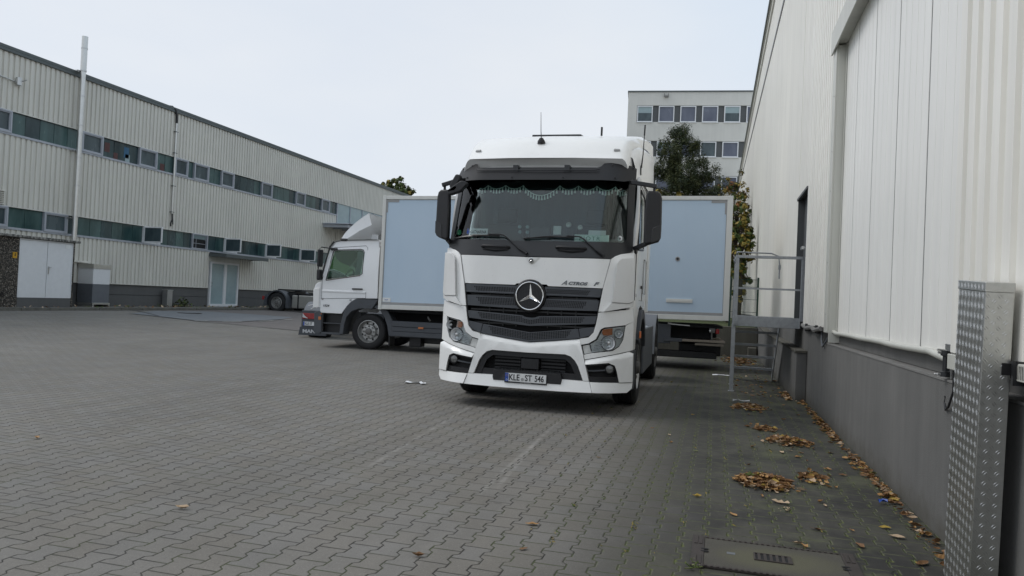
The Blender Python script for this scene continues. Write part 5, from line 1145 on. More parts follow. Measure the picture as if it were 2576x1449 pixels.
# roof
def rsec(y, hw, zt, zb=2.98):
    h = zt-zb; side_ = [(hw, zb), (hw-.005, zb+h*.30), (hw-.02, zb+h*.62), (hw-.045, zb+h*.82), (hw-.08, zb+h*.94), (hw-.15, zt), (hw*.4, zt+.008), (0, zt+.012)]
    L_ = side_+[(-a, b) for a, b in reversed(side_[:-1])]
    return [Vector((a-.02, y+.10*(abs(a)/1.1)**3 if y < 1.5 else y, b)) for a, b in L_]
g = G(); secs = [(.44, 1.105, 3.22), (.50, 1.11, 3.285), (.58, 1.12, 3.37), (.68, 1.13, 3.455), (.80, 1.13, 3.53), (.95, 1.15, 3.59), (1.15, 1.17, 3.64), (1.5, 1.20, 3.69), (1.9, 1.215, 3.74), (2.25, 1.22, 3.78)]
rings_ = [rsec(*s) for s in secs]
front = [Vector((v.x*.99, v.y-.02, min(v.z, 3.205))) for v in rings_[0]]
g.loft([front]+rings_, False)
rf = g.build('roof', 'white', TK, ang=60)
g = G(); g.add([tuple(v) for v in front], [tuple(range(len(front)))]); g.build('roof_front_edge', 'gap', rf)
g = G(); g.add([tuple(v) for v in rings_[-1]], [tuple(range(len(front)))]); g.box(-1.22, 1.22, 2.22, 2.249, 1.0, 2.98); g.build('rear_wall', 'white', TK)
# roof hatch, antennae
g = G(); g.prism([(-.37, 1.25), (.33, 1.25), (.33, 1.75), (-.37, 1.75)], lambda u, v, d: (u, v, 3.668+(v-1.25)*.12+d), 0, .03); g.build('roof_hatch', 'black2', TK, bev=.008)
g = G(); g.lathe([(-.0, .055), (.03, .050), (.07, .024), (.075, .001)], lambda a, u, v: (-.10+u, .66+v-a*.3, 3.44+a), 16); an = g.build('antenna', 'black', TK)
g = G(); g.tube([(-.10, .64, 3.50), (-.105, .62, 3.60), (-.125, .66, 3.86)], .0065, 6, .003); g.build('rod', 'black', an)
g = G(); g.tube([(.62, 1.2, 3.66), (.62, 1.2, 3.78)], .014, 6); g.build('antenna', 'black', TK)
g = G(); g.lathe([(0, .001), (.02, .035), (.12, .03), (.16, .001)], lambda a, u, v: (1.185+u*.6, .95+v, 3.06+a), 12); an = g.build('antenna', 'black', TK)
g = G(); g.tube([(1.20, .95, 3.17), (1.215, .95, 3.35), (1.225, .95, 3.70)], .010, 6, .005); g.tube([(1.222, .95, 3.60), (1.226, .95, 3.74)], .010, 6); g.build('rod', 'black', an)
# side deflectors and roof spoiler
for s_ in (1, -1):
    g = G(); rings2 = []
    for y, zt, out in ((.72, 3.30, 1.14), (.95, 3.42, 1.19), (1.3, 3.52, 1.225), (1.8, 3.60, 1.245), (2.3, 3.66, 1.25), (2.65, 3.68, 1.25)):
        rings2.append([Vector((s_*(out-.10), y, zt)), Vector((s_*(out-.035), y, zt-.05)), Vector((s_*out, y, zt-.16)), Vector((s_*(out+.01), y, 2.98))])
    g.loft(rings2, False); g.build('side_deflector', 'white', TK, ang=60)
    g = G(); g.prism([(2.26, 1.25), (2.62, 1.25), (2.66, 3.60), (2.26, 3.60)], lambda u, v, d: (s_*d, u, v), 1.19, 1.25); g.build('rear_fairing', 'white', TK, bev=.012)
g = G(); rings3 = []
for y, zt, hx in ((1.5, 3.70, .98), (1.75, 3.77, 1.06), (2.05, 3.83, 1.12), (2.45, 3.87, 1.15), (2.72, 3.885, 1.16)):
    rings3.append([Vector((-hx, y, 3.62)), Vector((-hx+.01, y, zt-.07)), Vector((-hx+.09, y, zt)), Vector((0, y, zt+.02)), Vector((hx-.03, y, zt)), Vector((hx+.06, y, zt-.06)), Vector((hx+.07, y, 3.62))])
g.loft(rings3, False); g.build('roof_spoiler', 'white', TK, ang=50)
# interior
B('dashboard', 'dash', TK, (-1.08, 1.08, .42, .85, 1.75, 2.085), bev=.03)
B('dash_top', 'beige', TK, (.60, 1.05, .40, .60, 2.086, 2.17), (-.95, -.15, .44, .60, 2.086, 2.13), bev=.01)
g = G(); n = 60
pts_ = [(-1.15+2.3*k/n, 1.35+.02*math.sin(k*1.4)) for k in range(n+1)]
g.add([(x, y, z) for z in (2.0, 3.02) for x, y in pts_], [(i, i+1, i+n+2, i+n+1) for i in range(n)]); g.build('bunk_curtain', 'curtain', TK)
g = G(); pts_ = [(.80+.30*k/20, .78+.018*math.sin(k*1.6)) for k in range(21)]
g.add([(x-(z-2.1)*.03, y, z) for z in (2.1, 2.95) for x, y in pts_], [(i, i+1, i+22, i+21) for i in range(20)]); g.build('side_curtain', 'curtain2', TK)
B('headliner', 'dash', TK, (-1.12, 1.12, .70, 2.2, 2.96, 2.99))
B('cab_floor', 'dash', TK, (-1.18, 1.18, .4, 2.2, 1.20, 1.26))
g = G(); g.lathe([(-.012, .22), (0, .232), (.012, .22), (0, .208), (-.012, .22)], lambda a, u, v: (.62+u, .72+a*.8+v*.55, 2.13+v*.82), 28); g.box(.60, .64, .70, .74, 2.0, 2.2); g.box(.42, .82, .71, .74, 2.10, 2.14); g.build('steering_wheel', 'black', TK)
for x in (-.62, .62): B('seat', 'dash', TK, (x-.26, x+.26, .98, 1.12, 1.5, 2.40), (x-.14, x+.14, .99, 1.10, 2.42, 2.62), bev=.04)
g = G(); g.tube([(-1.05, .60, 2.25), (-1.0, .58, 2.35), (-.99, .60, 2.55), (-1.03, .66, 2.68)], .022, 8); g.build('cab_grab_bar', 'trimgrey', TK)
# tassel fringe
g = G(); kn = [-1.02, -.875, -.72, -.48, -.245, .235, .472, .706, .934, 1.05]; sag = [.05, .05, .05, .05, .135, .06, .06, .06, .06]
tp = []
for (a, b), sg2 in zip(zip(kn, kn[1:]), sag):
    m = max(4, int((b-a)/.035)); tp += [(a+(b-a)*k/m, 2.835-sg2*math.sin(math.pi*k/m)**.8 if 0 < k < m else 2.835) for k in range(m)]
tp.append((kn[-1], 2.80))
if True:
    ln = [Vector((x, F(x, z)+.07, z)) for x, z in tp]
    g.tube(ln, .0045, 5); fr_ = g.build('fringe_cord', 'fringe', TK)
    g = G()
    for i, v in enumerate(ln):
        if i % 1 == 0: g.lathe([(0, .002), (-.012, .008), (-.020, .006), (-.060, .0125), (-.063, .001)], lambda a, u, w__: (v.x+u, v.y+w__, v.z+a), 6)
    g.build('tassel', 'fringe', fr_)
def sign(name, x0, x1, z0, z1, m, off=-.03, parent=TK):
    g = G(); yy = (F(x0, z0)+F(x1, z1))/2-off; g.add([(x0, yy-.01, z0), (x1, yy-.01, z0), (x1, yy+.015, z1), (x0, yy+.015, z1), (x0, yy-.006, z0), (x1, yy-.006, z0), (x1, yy+.019, z1), (x0, yy+.019, z1)], [(0, 1, 2, 3), (4, 7, 6, 5), (0, 4, 5, 1), (3, 2, 6, 7), (0, 3, 7, 4), (1, 5, 6, 2)]); return g.build(name, m, parent), yy
k_, yy = sign('name_plate', -.915, -.640, 2.172, 2.248, 'plate')
g = G(); g.box(-.914, -.878, yy-.013, yy-.011, 2.175, 2.215); g.add([(-.914, yy-.0125, 2.174), (-.880, yy-.0125, 2.174), (-.880, yy+.012, 2.247), (-.914, yy+.012, 2.247)], [(0, 1, 2, 3)]); g.build('country_band', 'blue', k_)
text('plate_text', 'KATHARINA', 'ink', k_, (-.872, yy-.010, 2.183), .062, rot=(R(71), 0, 0), ext=.0008, sx=.62, off=.001)
k_, yy = sign('name_board', .485, .91, 2.105, 2.197, 'fringe')
text('plate_text', 'PJOTR', 'green', k_, (.545, yy-.010, 2.125), .075, rot=(R(74), 0, 0), ext=.0008, sx=1.05, sp=1.25)
g = G()
for k in range(26):
    for z, q in ((2.115, 0), (2.188, 1)): x = .495+k*.0162; y = yy-.011+(z-2.105)*.27; g.add([(x-.003, y-.001, z-.003), (x+.003, y-.001, z-.003), (x+.003, y+.0006-.001, z+.003), (x-.003, y-.0004, z+.003)], [(0, 1, 2, 3)])
g.build('board_stitching', 'green', k_, recalc=False)
sign('paper_sheet', .640, .858, 2.20, 2.262, 'paper', -.12)
g = G(); g.prism(ring(-1.055, 2.20, .034), lambda u, v, d: (u, F(u, v)+.012+d, v), 0, .001); st_ = g.build('emission_sticker', 'green', TK)
text('plate_text', '4', 'plate', st_, (-1.064, F(1.055, 2.2)+.009, 2.175), .03, ext=.0004)
B('tablet', 'black2', TK, (-.155, .125, .40, .44, 2.09, 2.30), bev=.012)
g = G()
for x, z in ((-.285, 2.305), (-.18, 2.305), (-.278, 2.238), (-.178, 2.238)): g.lathe([(0, .024), (-.02, .022), (-.018, .014), (-.01, .001)], lambda a, u, v: (x+u, .42+a, z+v), 16)
g.build('gauge_cluster', 'frost', TK)
g = G(); g.lathe([(0, .036), (-.03, .03), (-.028, .018), (-.01, .001)], lambda a, u, v: (.355+u, .43+a, 2.345+v), 18); g.lathe([(0, .034), (-.03, .028), (-.028, .016), (-.01, .001)], lambda a, u, v: (.505+u, .43+a, 2.312+v), 18); g.box(.16, .26, .42, .45, 2.215, 2.325); g.build('dash_gauge', 'lampgrey', TK)
g = G(); g.lathe([(-.0, .030), (-.02, .026), (-.02, .012), (0, .010)], lambda a, u, v: (1.035+u, F(1.03, 2.18)+.03+a, 2.165+v*1.2), 16); g.build('windscreen_gadget', 'plate', TK)
# chassis
B('chassis', 'dark', TK, (-.42, -.34, .5, 6.3, .62, .92), (.34, .42, .5, 6.3, .62, .92), (-.34, .34, 2.6, 2.75, .62, .9), (-.34, .34, 6.1, 6.2, .62, .9), (-.5, .5, .5, 2.2, .45, 1.1))
B('engine_bay', 'dark', TK, (-1.1, 1.1, .35, .75, .34, 1.24), (-.78, .78, .75, 2.2, .75, 1.24))
B('fuel_tank', 'silver', TK, (.55, 1.22, 2.3, 3.9, .42, 1.02), bev=.06); B('battery_box', 'fender', TK, (-1.22, -.55, 2.3, 3.9, .42, 1.02), bev=.04)
B('side_skirt', 'fenderb', TK, (1.205, 1.25, 2.15, 4.25, .35, 1.02), bev=.02)
B('fifth_wheel', 'rimd', TK, (-.5, .5, 4.6, 5.4, 1.10, 1.18), (-.4, .4, 4.5, 5.5, .95, 1.08), bev=.02)
for s_ in (1, -1):
    def mpw(cy_, cx_): return lambda a, u, v: (s_*(cx_+a), cy_+u, .505+v)
    wheel(TK, None, .505, .31, mpw(1.40, 1.235), 10, 'rim')
    wheel(TK, None, .505, .27, mpw(5.25, 1.255), 10, 'rimd')
    wheel(TK, None, .505, .27, mpw(5.25, .95), 10, 'rimd')
    g = G(); arc = [(5.25+.64*math.cos(R(178-11*k)), .56+.64*math.sin(R(178-11*k))) for k in range(17)]; arc2 = [(5.25+.57*math.cos(R(178-11*k)), .56+.57*math.sin(R(178-11*k))) for k in range(17)]
    poly = [(4.58, .50)]+arc+[(5.92, .50)]+[(5.84, .50)]+list(reversed(arc2))+[(4.66, .50)]
    g.prism(poly, lambda u, v, d: (s_*d, u, v), .66, 1.26); g.build('mudguard', 'fenderb', TK, bev=.02)
g = G(); g.lathe([(0, .10), (0, .28), (.08, .28), (.08, .10)], lambda a, u, v: (-1.18+a, 2.0+u, 0.8+v), 10); 

# ------------------------------------------------------------------ box truck
BT = thing('box_truck', 'white cab box truck with pale blue box body parked crosswise behind the tractor', 'box truck', (-9.5, 16.12, 0), R(3.2))
def bs(v0, s_=1): return lambda u, v, d: Vector((u, v0+s_*d+max(0, v-1.7)**2*.10*s_, v))
cabo = [(.24, .835), (.235, 1.64), (.30, 1.95), (.42, 2.48), (.50, 2.56), (.66, 2.605), (1.63, 2.65), (1.69, 2.62), (1.705, 1.24), (1.18, 1.22), (1.04, 1.14), (.93, 1.02), (.80, .835)]
cwin = [(.375, 1.66), (.395, 1.645), (1.22, 1.785), (1.27, 1.83), (1.285, 2.33), (1.26, 2.375), (1.21, 2.39), (.55, 2.355), (.51, 2.32)]
for v0, s_ in ((0, 1), (2.3, -1)):
    cs = patch('cab_side', 'white2', BT, cabo, bs(v0, s_), .05, [cwin], su=0, sv=.2, bev=.012)
    patch('side_window', 'sideglass', BT, cwin, bs(v0+s_*.014, s_), .005, su=0, sv=.2, bev=0)
    g = G(); P_ = bs(v0-s_*.002, s_)
    def loop2(pts, r__, closed=True): g.tube([P_(u, v, 0) for u, v in pts]+([P_(*pts[0], 0)] if closed else []), r__, 5)
    loop2([(.36, 1.63), (1.23, 1.775), (1.285, 1.82), (1.30, 2.34), (1.27, 2.395), (1.2, 2.41), (.53, 2.37), (.495, 2.33)], .013); g.build('window_seal', 'black2', cs)
    g = G(); loop2([(.26, 1.17), (.26, 1.64), (.47, 2.40), (.50, 2.43), (1.33, 2.50), (1.38, 2.45), (1.41, 1.24)], .005, False); loop2([(.25, 1.18), (1.41, 1.235)], .005, False); g.build('door_seam', 'fender', cs)
    g = G(); g.loft([[P_(u, v, dd) for u in (.27, .8, 1.4)] for v, dd in ((1.40, 0), (1.385, -.012), (1.36, -.014), (1.33, 0))], False); g.build('body_crease', 'white2', cs)
    g = G(); g.bar((1.06, v0-s_*.03, 1.445), (1.33, v0-s_*.03, 1.45), .028, .035); g.build('door_handle', 'black', cs, bev=.008)
    for u_ in ((.27, 1.15), (1.00, 1.15)): g = G(); g.box(u_[0], u_[0]+.045, v0-s_*.012, v0+s_*.0, u_[1], u_[1]+.045); g.build('hinge_cover', 'trimgrey', cs)
g = G(); g.loft([[Vector((x, y, z)) for y in [.02+.1*k for k in range(23)]+[2.28]] for x, z in ((.40, 2.46), (.50, 2.57), (.66, 2.62), (1.1, 2.645), (1.63, 2.66), (1.69, 2.63), (1.705, 2.5))], False); g.build('roof', 'white2', BT)
def fb(u, v): return -.13*(1-((u-1.15)/1.15)**2)**.6
g = G(); U = [.0+2.3*k/16 for k in range(17)]
g.loft([[Vector((x+fb(u, 0)*kk, u, z)) for u in U] for x, z, kk in ((.24, .95, .6), (.235, 1.35, .9), (.24, 1.62, 1.0))], False); g.build('front_panel', 'white2', BT)
g = G(); g.loft([[Vector((x+fb(u, 0)*kk, u, z)) for u in U] for x, z, kk in ((.232, 1.61, 1.02), (.30, 1.95, 1.0), (.41, 2.44, .9), (.47, 2.56, .5))], False); g.build('windscreen', 'sideglass', BT)
g = G(); g.tube([(.225, .01, 1.62), (.29, .0, 1.95), (.41, .02, 2.45), (.5, .05, 2.58)], .022, 6); g.tube([(.12, .6, 1.60), (.105, 1.1, 1.6)], .03, 6); g.build('pillar_trim', 'black2', BT)
g = G(); g.prism([(.04, 1.38), (.10, 1.53), (.20, 1.585), (.24, 1.585), (.24, .955), (.09, .955), (.05, 1.02)], lambda u, v, d: (u, d, v), -.015, .22); g.build('corner_flap', 'white2', BT, bev=.02)
g = G(); g.prism([(.06, .95), (.07, 1.38), (.10, 1.42), (.22, 1.44), (.215, .96)], lambda u, v, d: (u, d, v), -.035, -.016); g.build('corner_flap', 'flap', BT, bev=.012)
bmp = G(); bmp.prism([(.10, .34), (.09, .82), (.13, .86), (.24, .87), (.29, .83), (.31, .36), (.27, .33)], lambda u, v, d: (u, d, v), -.02, 2.32); bmp.build('bumper', 'fender', BT, bev=.02)
g = G(); g.box(.30, .80, .02, .30, .33, .36); g.box(.30, .80, .03, .30, .57, .60); g.box(.30, .80, .16, .30, .36, .82); g.box(.30, .33, .0, .16, .34, .83); g.build('entry_step', 'black', BT)
B('step_edge', 'fender', BT, (.30, .82, -.01, .02, .32, .37), (.32, .80, .015, .03, .58, .60), bev=.005)
B('indicator', 'amber', BT, (.215, .285, -.03, -.005, .66, .74), (.23, .29, -.02, 0, .79, .82), bev=.006)
g = G(); outer = [(.78, .34), (.80, .60), (.87, .90), (1.02, 1.12), (1.18, 1.205), (1.71, 1.215), (1.73, 1.20), (1.60, .99)]; inner = [(1.27, .985), (1.08, .91), (.95, .76), (.90, .58), (.875, .34)]
g.prism(outer+inner, lambda u, v, d: (u, d, v), -.025, .35); g.build('wheel_arch', 'fender', BT, bev=.015)
g = G(); g.prism([(1.62, 1.02), (1.78, .96), (1.90, .80), (1.98, .60), (2.03, .36), (2.12, .36), (2.10, .74), (1.98, .95), (1.80, 1.06), (1.66, 1.08)], lambda u, v, d: (u, d, v), .02, .35); g.build('wheel_arch', 'fender', BT, bev=.012)
B('mud_flap', 'black', BT, (2.02, 2.05, .05, .38, .12, .5))
text('model_lettering', '1524', 'fender', BT, (.31, -.012, .99), .075, rot=(R(90), 0, 0), ext=.003, shear=.2, sx=1.1, off=.001)
# mirrors of the box truck
def bmir(v, s_):
    g = G(); g.tube([(.60, v+.0*s_, 2.40), (.42, v-.05*s_, 2.41), (.28, v-.16*s_, 2.42), (.24, v-.22*s_, 2.36), (.25, v-.22*s_, 1.66)], .014, 8); m_ = g.build('mirror_arm', 'black', BT)
    g = G(); g.box(.27, .335, v-.36*s_, v-.14*s_, 1.94, 2.36) if s_ > 0 else g.box(.27, .335, v+.14, v+.36, 1.94, 2.36); g.build('mirror', 'black', BT, bev=.03)
    g = G(); g.box(.25, .345, v-.32*s_, v-.12*s_, 1.62, 1.88) if s_ > 0 else g.box(.25, .345, v+.12, v+.32, 1.62, 1.88); mo = g.build('wide_mirror', 'black', BT, bev=.035)
bmir(0, 1); bmir(2.3, -1)
B('door_mirror_bracket', 'black', BT, (.44, .62, -.03, .02, 2.36, 2.42), bev=.015)
B('roof_lamp', 'black', BT, (.66, .82, .05, .15, 2.60, 2.665), bev=.02)
B('cab_interior', 'dash', BT, (.28, .75, .1, 2.2, 1.40, 1.66), (.3, 1.65, .1, 2.2, 1.2, 1.25), bev=.03)
for v in (.55, 1.75): B('seat', 'dash', BT, (1.25, 1.42, v-.25, v+.25, 1.3, 2.05), (1.28, 1.38, v-.13, v+.13, 2.07, 2.27), bev=.04)
g = G(); g.lathe([(-.012, .20), (0, .21), (.012, .20), (0, .19), (-.012, .2)], lambda a, u, v: (.66+a+v*.5, .60+u, 1.76+v*.85), 24); g.build('steering_wheel', 'black', BT)
B('rear_wall', 'gap', BT, (1.66, 1.70, .06, .35, 1.25, 2.6), (1.66, 1.70, 1.95, 2.24, 1.25, 2.6), (1.66, 1.70, .35, 1.95, 1.25, 1.7), (1.66, 1.7, .35, 1.95, 2.35, 2.6))
B('air_intake', 'black2', BT, (1.70, 1.76, .08, .28, 1.3, 1.9))
# roof spoiler
sp_ = [(.60, 2.665), (.68, 2.80), (.80, 2.93), (.95, 3.07), (1.12, 3.20), (1.29, 3.31)]
g = G(); g.prism(sp_+[(1.37, 3.02), (1.08, 2.88), (.86, 2.74), (.74, 2.665)], lambda u, v, d: (u, d, v), .22, .25); s0 = g.build('roof_spoiler', 'white2', BT, bev=.004)
g = G(); g.loft([[Vector((u, v, z)) for v in [.22+.186*k for k in range(11)]] for u, z in sp_]+[], False)
g.loft([[Vector((u+.012, v, z-.018)) for v in [.25+.18*k for k in range(11)]] for u, z in sp_], False); g.build('spoiler_top', 'white2', s0)
g = G(); g.prism(sp_+[(1.45, 3.27), (1.62, 3.02), (1.69, 2.68)], lambda u, v, d: (u, d, v), 2.05, 2.08); g.build('spoiler_side', 'gap', s0)
g = G(); g.tube([(1.30, 2.03, 3.24), (1.38, 2.0, 3.27), (1.44, 2.0, 3.25), (1.62, 2.0, 2.98), (1.68, 2.0, 2.68)], .02, 6); g.tube([(1.58, 1.9, 3.0), (1.62, 1.9, 2.9), (1.60, 1.9, 2.85)], .035, 6); g.build('spoiler_stay', 'black2', s0)
g = G(); g.box(1.05, 1.22, 1.0, 1.05, 2.67, 2.86); g.build('horn_box', 'white2', s0, bev=.01)
# box body
def bx(u, k=1): return .0135*(u-1.8)*k
def bbox(g, u0, u1, v0, v1, z0, z1):
    vs = [(u, v, z+bx(u)) for z in (z0, z1) for u, v in ((u0, v0), (u1, v0), (u1, v1), (u0, v1))]
    g.add(vs, [(0, 3, 2, 1), (4, 5, 6, 7), (0, 1, 5, 4), (1, 2, 6, 5), (2, 3, 7, 6), (3, 0, 4, 7)])
g = G(); bbox(g, 1.86, 9.68, -.085, 2.38, 1.10, 3.60); bo = g.build('box_body', 'panelblue', BT)
g = G()
bbox(g, 1.78, 1.86, -.115, 2.42, .985, 3.70); bbox(g, 9.68, 9.80, -.115, 2.42, 1.0, 3.70)
for v0, v1 in ((-.11, -.08), (2.38, 2.41)):
    bbox(g, 1.86, 9.68, v0, v1, 3.61, 3.695); bbox(g, 1.86, 9.68, v0, v1, .995, 1.10)
bbox(g, 1.80, 9.78, -.08, 2.38, 3.60, 3.69); g.build('box_frame', 'frame', bo, bev=.008)
g = G(); bbox(g, 1.86, 9.68, -.095, -.086, 1.105, 1.165); bbox(g, 9.635, 9.68, -.094, -.086, 3.30, 3.60); bbox(g, 9.35, 9.635, -.093, -.086, 3.545, 3.60); bbox(g, 1.86, 1.905, -.094, -.086, 3.30, 3.60); bbox(g, 1.905, 2.18, -.093, -.086, 3.545, 3.60); bbox(g, 1.86, 1.875, -.093, -.086, 1.17, 3.3); bbox(g, 9.665, 9.68, -.093, -.086, 1.17, 3.3)
g.build('box_trim', 'trimgrey', bo)
g = G(); bbox(g, 8.47, 9.03, -.11, -.086, 1.365, 1.445); bbox(g, 8.48, 9.02, -.116, -.11, 1.40, 1.408); g.build('side_rail', 'frame', bo, bev=.004)
g = G(); g.lathe([(0, .052), (-.012, .050), (-.016, .035), (-.014, .03)], lambda a, u, v: (8.68+u, -.086+a, 2.41+v), 24); sv_ = g.build('side_vent', 'trimgrey', bo)
g = G(); g.prism(ring(8.68, 2.41, .03, 16), lambda u, v, d: (u, d, v), -.10, -.088); g.build('vent_core', 'ink', sv_)
g = G(); bbox(g, 1.88, 2.08, -.094, -.087, 1.175, 1.27); g.build('maker_sticker', 'paper', bo)
text('sticker_text', 'haaf', 'blue', bo, (1.93, -.0955, 1.21), .05, ext=.0006)
# underbody
B('chassis', 'dark', BT, (1.6, 9.6, .75, .85, .70, .95), (1.6, 9.6, 1.45, 1.55, .70, .95), (1.8, 9.7, .1, 2.3, .93, .985), (2.2, 3.2, 1.6, 2.2, .35, .9), (3.4, 4.6, .3, 2.0, .5, .9), (2.0, 9.7, 2.2, 2.32, .50, .93), (8.6, 9.5, .35, 2.1, .68, .93))
sg3 = G(); 
for z0, z1 in ((.37, .475), (.485, .59), (.60, .715)): sg3.box(2.12, 3.95, -.02+(.01 if z0 > .48 and z0 < .59 else 0), .02, z0, z1)
sg3.box(2.10, 3.97, .015, .06, .355, .73); sgo = sg3.build('side_guard', 'fender', BT, bev=.008)
B('side_marker', 'amber', BT, (2.78, 2.91, -.035, -.02, .57, .615), bev=.004)
B('underbody_box', 'black', BT, (2.45, 2.75, .3, .6, .12, .36), (2.55, 3.4, .5, 1.2, .2, .4), bev=.02)
g = G(); g.tube([(2.9, .3, .86), (2.93, .28, .80), (2.96, .3, .76)], .022, 6); g.build('hose_end', 'silver', BT)
B('storage_locker', 'fender', BT, (7.9, 8.6, .05, .5, .55, .98), bev=.015); B('under_bracket', 'fender', BT, (8.45, 8.85, .02, .10, .60, .68), bev=.006)
g = G(); g.bar((8.55, .02, .985), (9.0, .02, .965), .02); g.bar((8.53, .0, .995), (8.6, .02, .99), .035); g.build('air_pipe', 'silver', BT)
g = G(); g.box(8.85, 9.75, -.05, 1.9, .615, .665); g.box(9.12, 9.72, -.06, -.04, .55, .60); g.box(8.85, 9.75, -.08, -.05, .62, .66); g.build('tail_lift', 'brown', BT, bev=.004)
B('lift_arm', 'black', BT, (8.0, 9.6, .2, .4, .25, .40), (8.8, 9.7, .5, 1.9, .30, .56), bev=.02)
tl_ = B('rear_lamp', 'red', BT, (9.55, 9.63, .04, .16, .81, .92), bev=.02); B('lamp_bracket', 'rimd', BT, (9.42, 9.54, .02, .10, .83, .93), (9.46, 9.49, .04, .08, .66, .84), bev=.01); g = G(); g.lathe([(0, .02), (-.02, .018), (-.022, .001)], lambda a, u, v: (9.43+u, 0+a, .88+v), 12); g.build('lamp_bulb', 'plate', BT)
for (u_, v_, s2) in ((1.47, .10, -1), (1.47, 2.2, 1)):
    wheel(BT, None, .435, .26, lambda a, u, v, u_=u_, v_=v_, s2=s2: (u_+u, v_+s2*a, .435+v), 8, 'rim', .275)
for v_, s2 in ((.0, -1), (.28, -1), (2.3, 1), (2.02, 1)): wheel(BT, None, .435, .24, lambda a, u, v, v_=v_, s2=s2: (7.0+u, v_+s2*a, .435+v), 8, 'rimd', .275)

# ------------------------------------------------------------------ tractor tail behind the box truck
MN = thing('tractor_truck', 'tractor unit seen from the rear, mostly hidden behind the box truck cab', 'truck', (-11.27, 18.65, 0), R(12))
for x0 in (0, 1.85):
    g = G(); arc = [(.66+.66*math.cos(R(180-10*k)), .42+.62*math.sin(R(180-10*k))) for k in range(19)]; arc2 = [(.66+.60*math.cos(R(180-10*k)), .42+.56*math.sin(R(180-10*k))) for k in range(19)]
    g.prism(arc+list(reversed(arc2)), lambda u, v, d: (d, u, v), x0, x0+.66)
    g.build('mudguard', 'fenderb', MN, bev=.02)
g = G(); g.box(.0, .66, -.02, .02, .30, .80); g.box(1.85, 2.5, -.02, .02, .30, .80); g.box(.66, 1.85, .0, .05, .45, .62); g.build('rear_panel', 'fender', MN, bev=.01)
g = G(); g.prism([(-.06, .10), (-.02, .33), (.70, .33), (.74, .10)], lambda u, v, d: (u, d, v), -.06, -.03); mf = g.build('mud_flap', 'fender', MN)
text('flap_lettering', 'MAN', 'dimwhite', mf, (.06, -.063, .17), .13, ext=.002, off=.006, sx=1.25)
g = G(); g.box(.03, .42, -.05, -.02, .56, .72); tl = g.build('rear_lamp', 'red', MN, bev=.01)
g = G(); g.add([(.035, -.052, .715), (.035, -.052, .60), (.20, -.052, .57), (.10, -.052, .64)], [(0, 1, 2, 3)]); g.build('lamp_scuff', 'dimwhite', tl, recalc=False)
g = G(); g.box(.06, .58, -.045, -.022, .37, .48); pl2 = g.build('licence_plate', 'plate', MN)
g = G(); g.box(.062, .10, -.047, -.0455, .372, .478); g.build('country_band', 'blue', pl2)
text('plate_text', 'KLE ST 512'[:6], 'ink', pl2, (.108, -.047, .392), .10, ext=.001, sx=.72, off=.0016)
g = G(); g.tube([(.18, -.01, .93), (.30, .0, .97), (.34, .02, 1.0)], .012, 6); g.tube([(.26, -.03, .84), (.36, -.01, .90), (.42, .0, .88)], .014, 6); g.build('mudguard_emblem', 'silver', MN)
for x0, s2 in ((.02, -1), (2.48, 1)):
    wheel(MN, None, .49, .30, lambda a, u, v, x0=x0, s2=s2: (x0+s2*a-s2*.02, .66+u, .49+v), 10, 'rimd')
    wheel(MN, None, .49, .27, lambda a, u, v, x0=x0, s2=s2: (x0-s2*.33+s2*a, .66+u, .49+v), 10, 'rimd')
    wheel(MN, None, .49, .30, lambda a, u, v, x0=x0, s2=s2: (x0+s2*a-s2*.02, 4.3+u, .49+v), 10, 'rimd')
B('chassis', 'dark', MN, (.85, .93, .1, 5.2, .6, .88), (1.57, 1.65, .1, 5.2, .6, .88), (.4, 2.1, 2.8, 5.4, .45, 1.1))
g = G(); g.box(.06, 2.44, 3.3, 5.5, 1.1, 2.85)
cb2 = g.build('cab', 'white', MN, bev=.08)
g = G()
for z in (1.45, 1.8, 2.15, 2.5): g.box(.2, 2.3, 3.28, 3.302, z, z+.025)
g.build('cab_rib', 'white', cb2, bev=.004)
B('fuel_tank', 'silver', MN, (.03, .6, 1.5, 2.8, .4, .95), bev=.08)

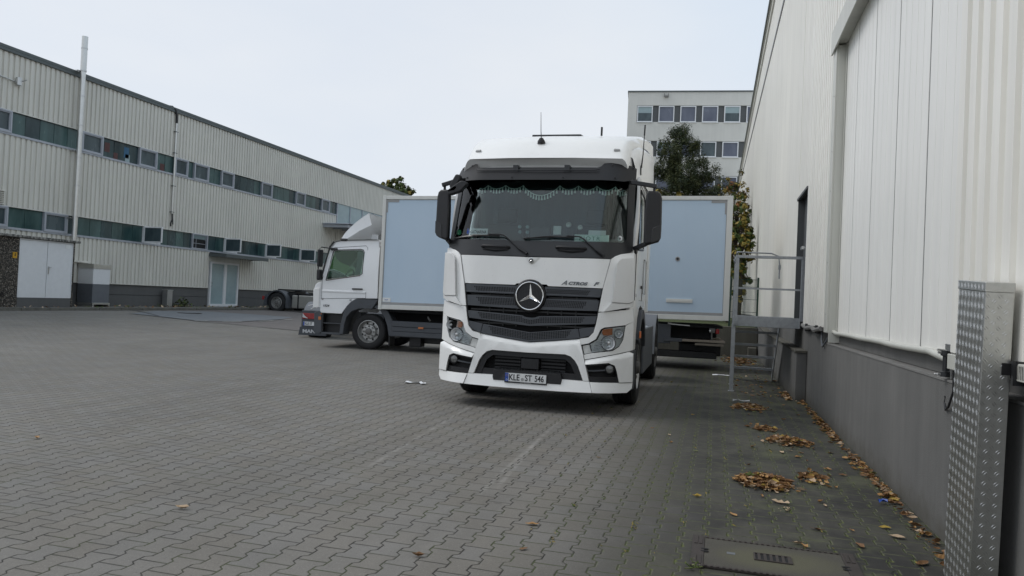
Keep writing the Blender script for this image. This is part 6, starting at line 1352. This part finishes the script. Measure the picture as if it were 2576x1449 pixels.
# ------------------------------------------------------------------ parked tractor far left
PT = thing('tractor_truck', 'parked tractor with bare chassis and steel fuel tank by the far warehouse wall', 'truck', (-20.14, 31.0, .255), 0)
wheel(PT, None, .47, .30, lambda a, u, v: (u, -a, .47+v), 10, 'rim', .28); wheel(PT, None, .47, .30, lambda a, u, v: (u, 2.3+a, .47+v), 10, 'rim', .28)
wheel(PT, None, .47, .30, lambda a, u, v: (3.7+u, -a, .47+v), 10, 'rim', .28); wheel(PT, None, .47, .30, lambda a, u, v: (3.7+u, 2.3+a, .47+v), 10, 'rim', .28)
for v0, v1 in ((-.02, .5), (1.8, 2.32)):
    g = G(); arc = [(.60*math.cos(R(170-10*k)), .47+.60*math.sin(R(170-10*k))) for k in range(16)]; arc2 = [(.53*math.cos(R(170-10*k)), .47+.53*math.sin(R(170-10*k))) for k in range(16)]
    g.prism([(-.70, .33), (-.62, .85)]+arc+[(.66, .22), (.50, .22)]+list(reversed(arc2))+[(-.52, .33)], lambda u, v, d: (u, d, v), v0, v1); g.build('mudguard', 'fender', PT, bev=.01)
B('rear_lamp', 'red', PT, (-.80, -.66, .0, .12, .58, .76), bev=.02)
B('chassis', 'black', PT, (-.85, 4.0, .7, .8, .70, .95), (-.85, 4.0, 1.5, 1.6, .70, .95), (-.88, -.72, .6, 1.7, .62, .92), bev=.01)
B('fifth_wheel', 'black2', PT, (-.35, 1.0, .6, 1.7, 1.05, 1.13), (-.1, .6, .7, 1.6, .9, 1.04), bev=.02)
B('fuel_tank', 'alu', PT, (.82, 2.7, .0, .6, .24, .86), bev=.05); B('tank_strap', 'black2', PT, (1.13, 1.20, -.012, .0, .22, .88), (2.2, 2.27, -.012, 0, .22, .88), bev=.003)
B('air_hose_box', 'black2', PT, (.35, .7, .3, .6, .75, .95)); B('tank_cap', 'black2', PT, (1.5, 1.62, .15, .35, .86, .93))
g = G(); g.box(2.9, 5.1, .0, 2.32, .95, 3.0); pc2 = g.build('cab', 'white', PT, bev=.10)
B('cab_window', 'teal2', pc2, (4.0, 4.8, -.01, .0, 1.9, 2.6))
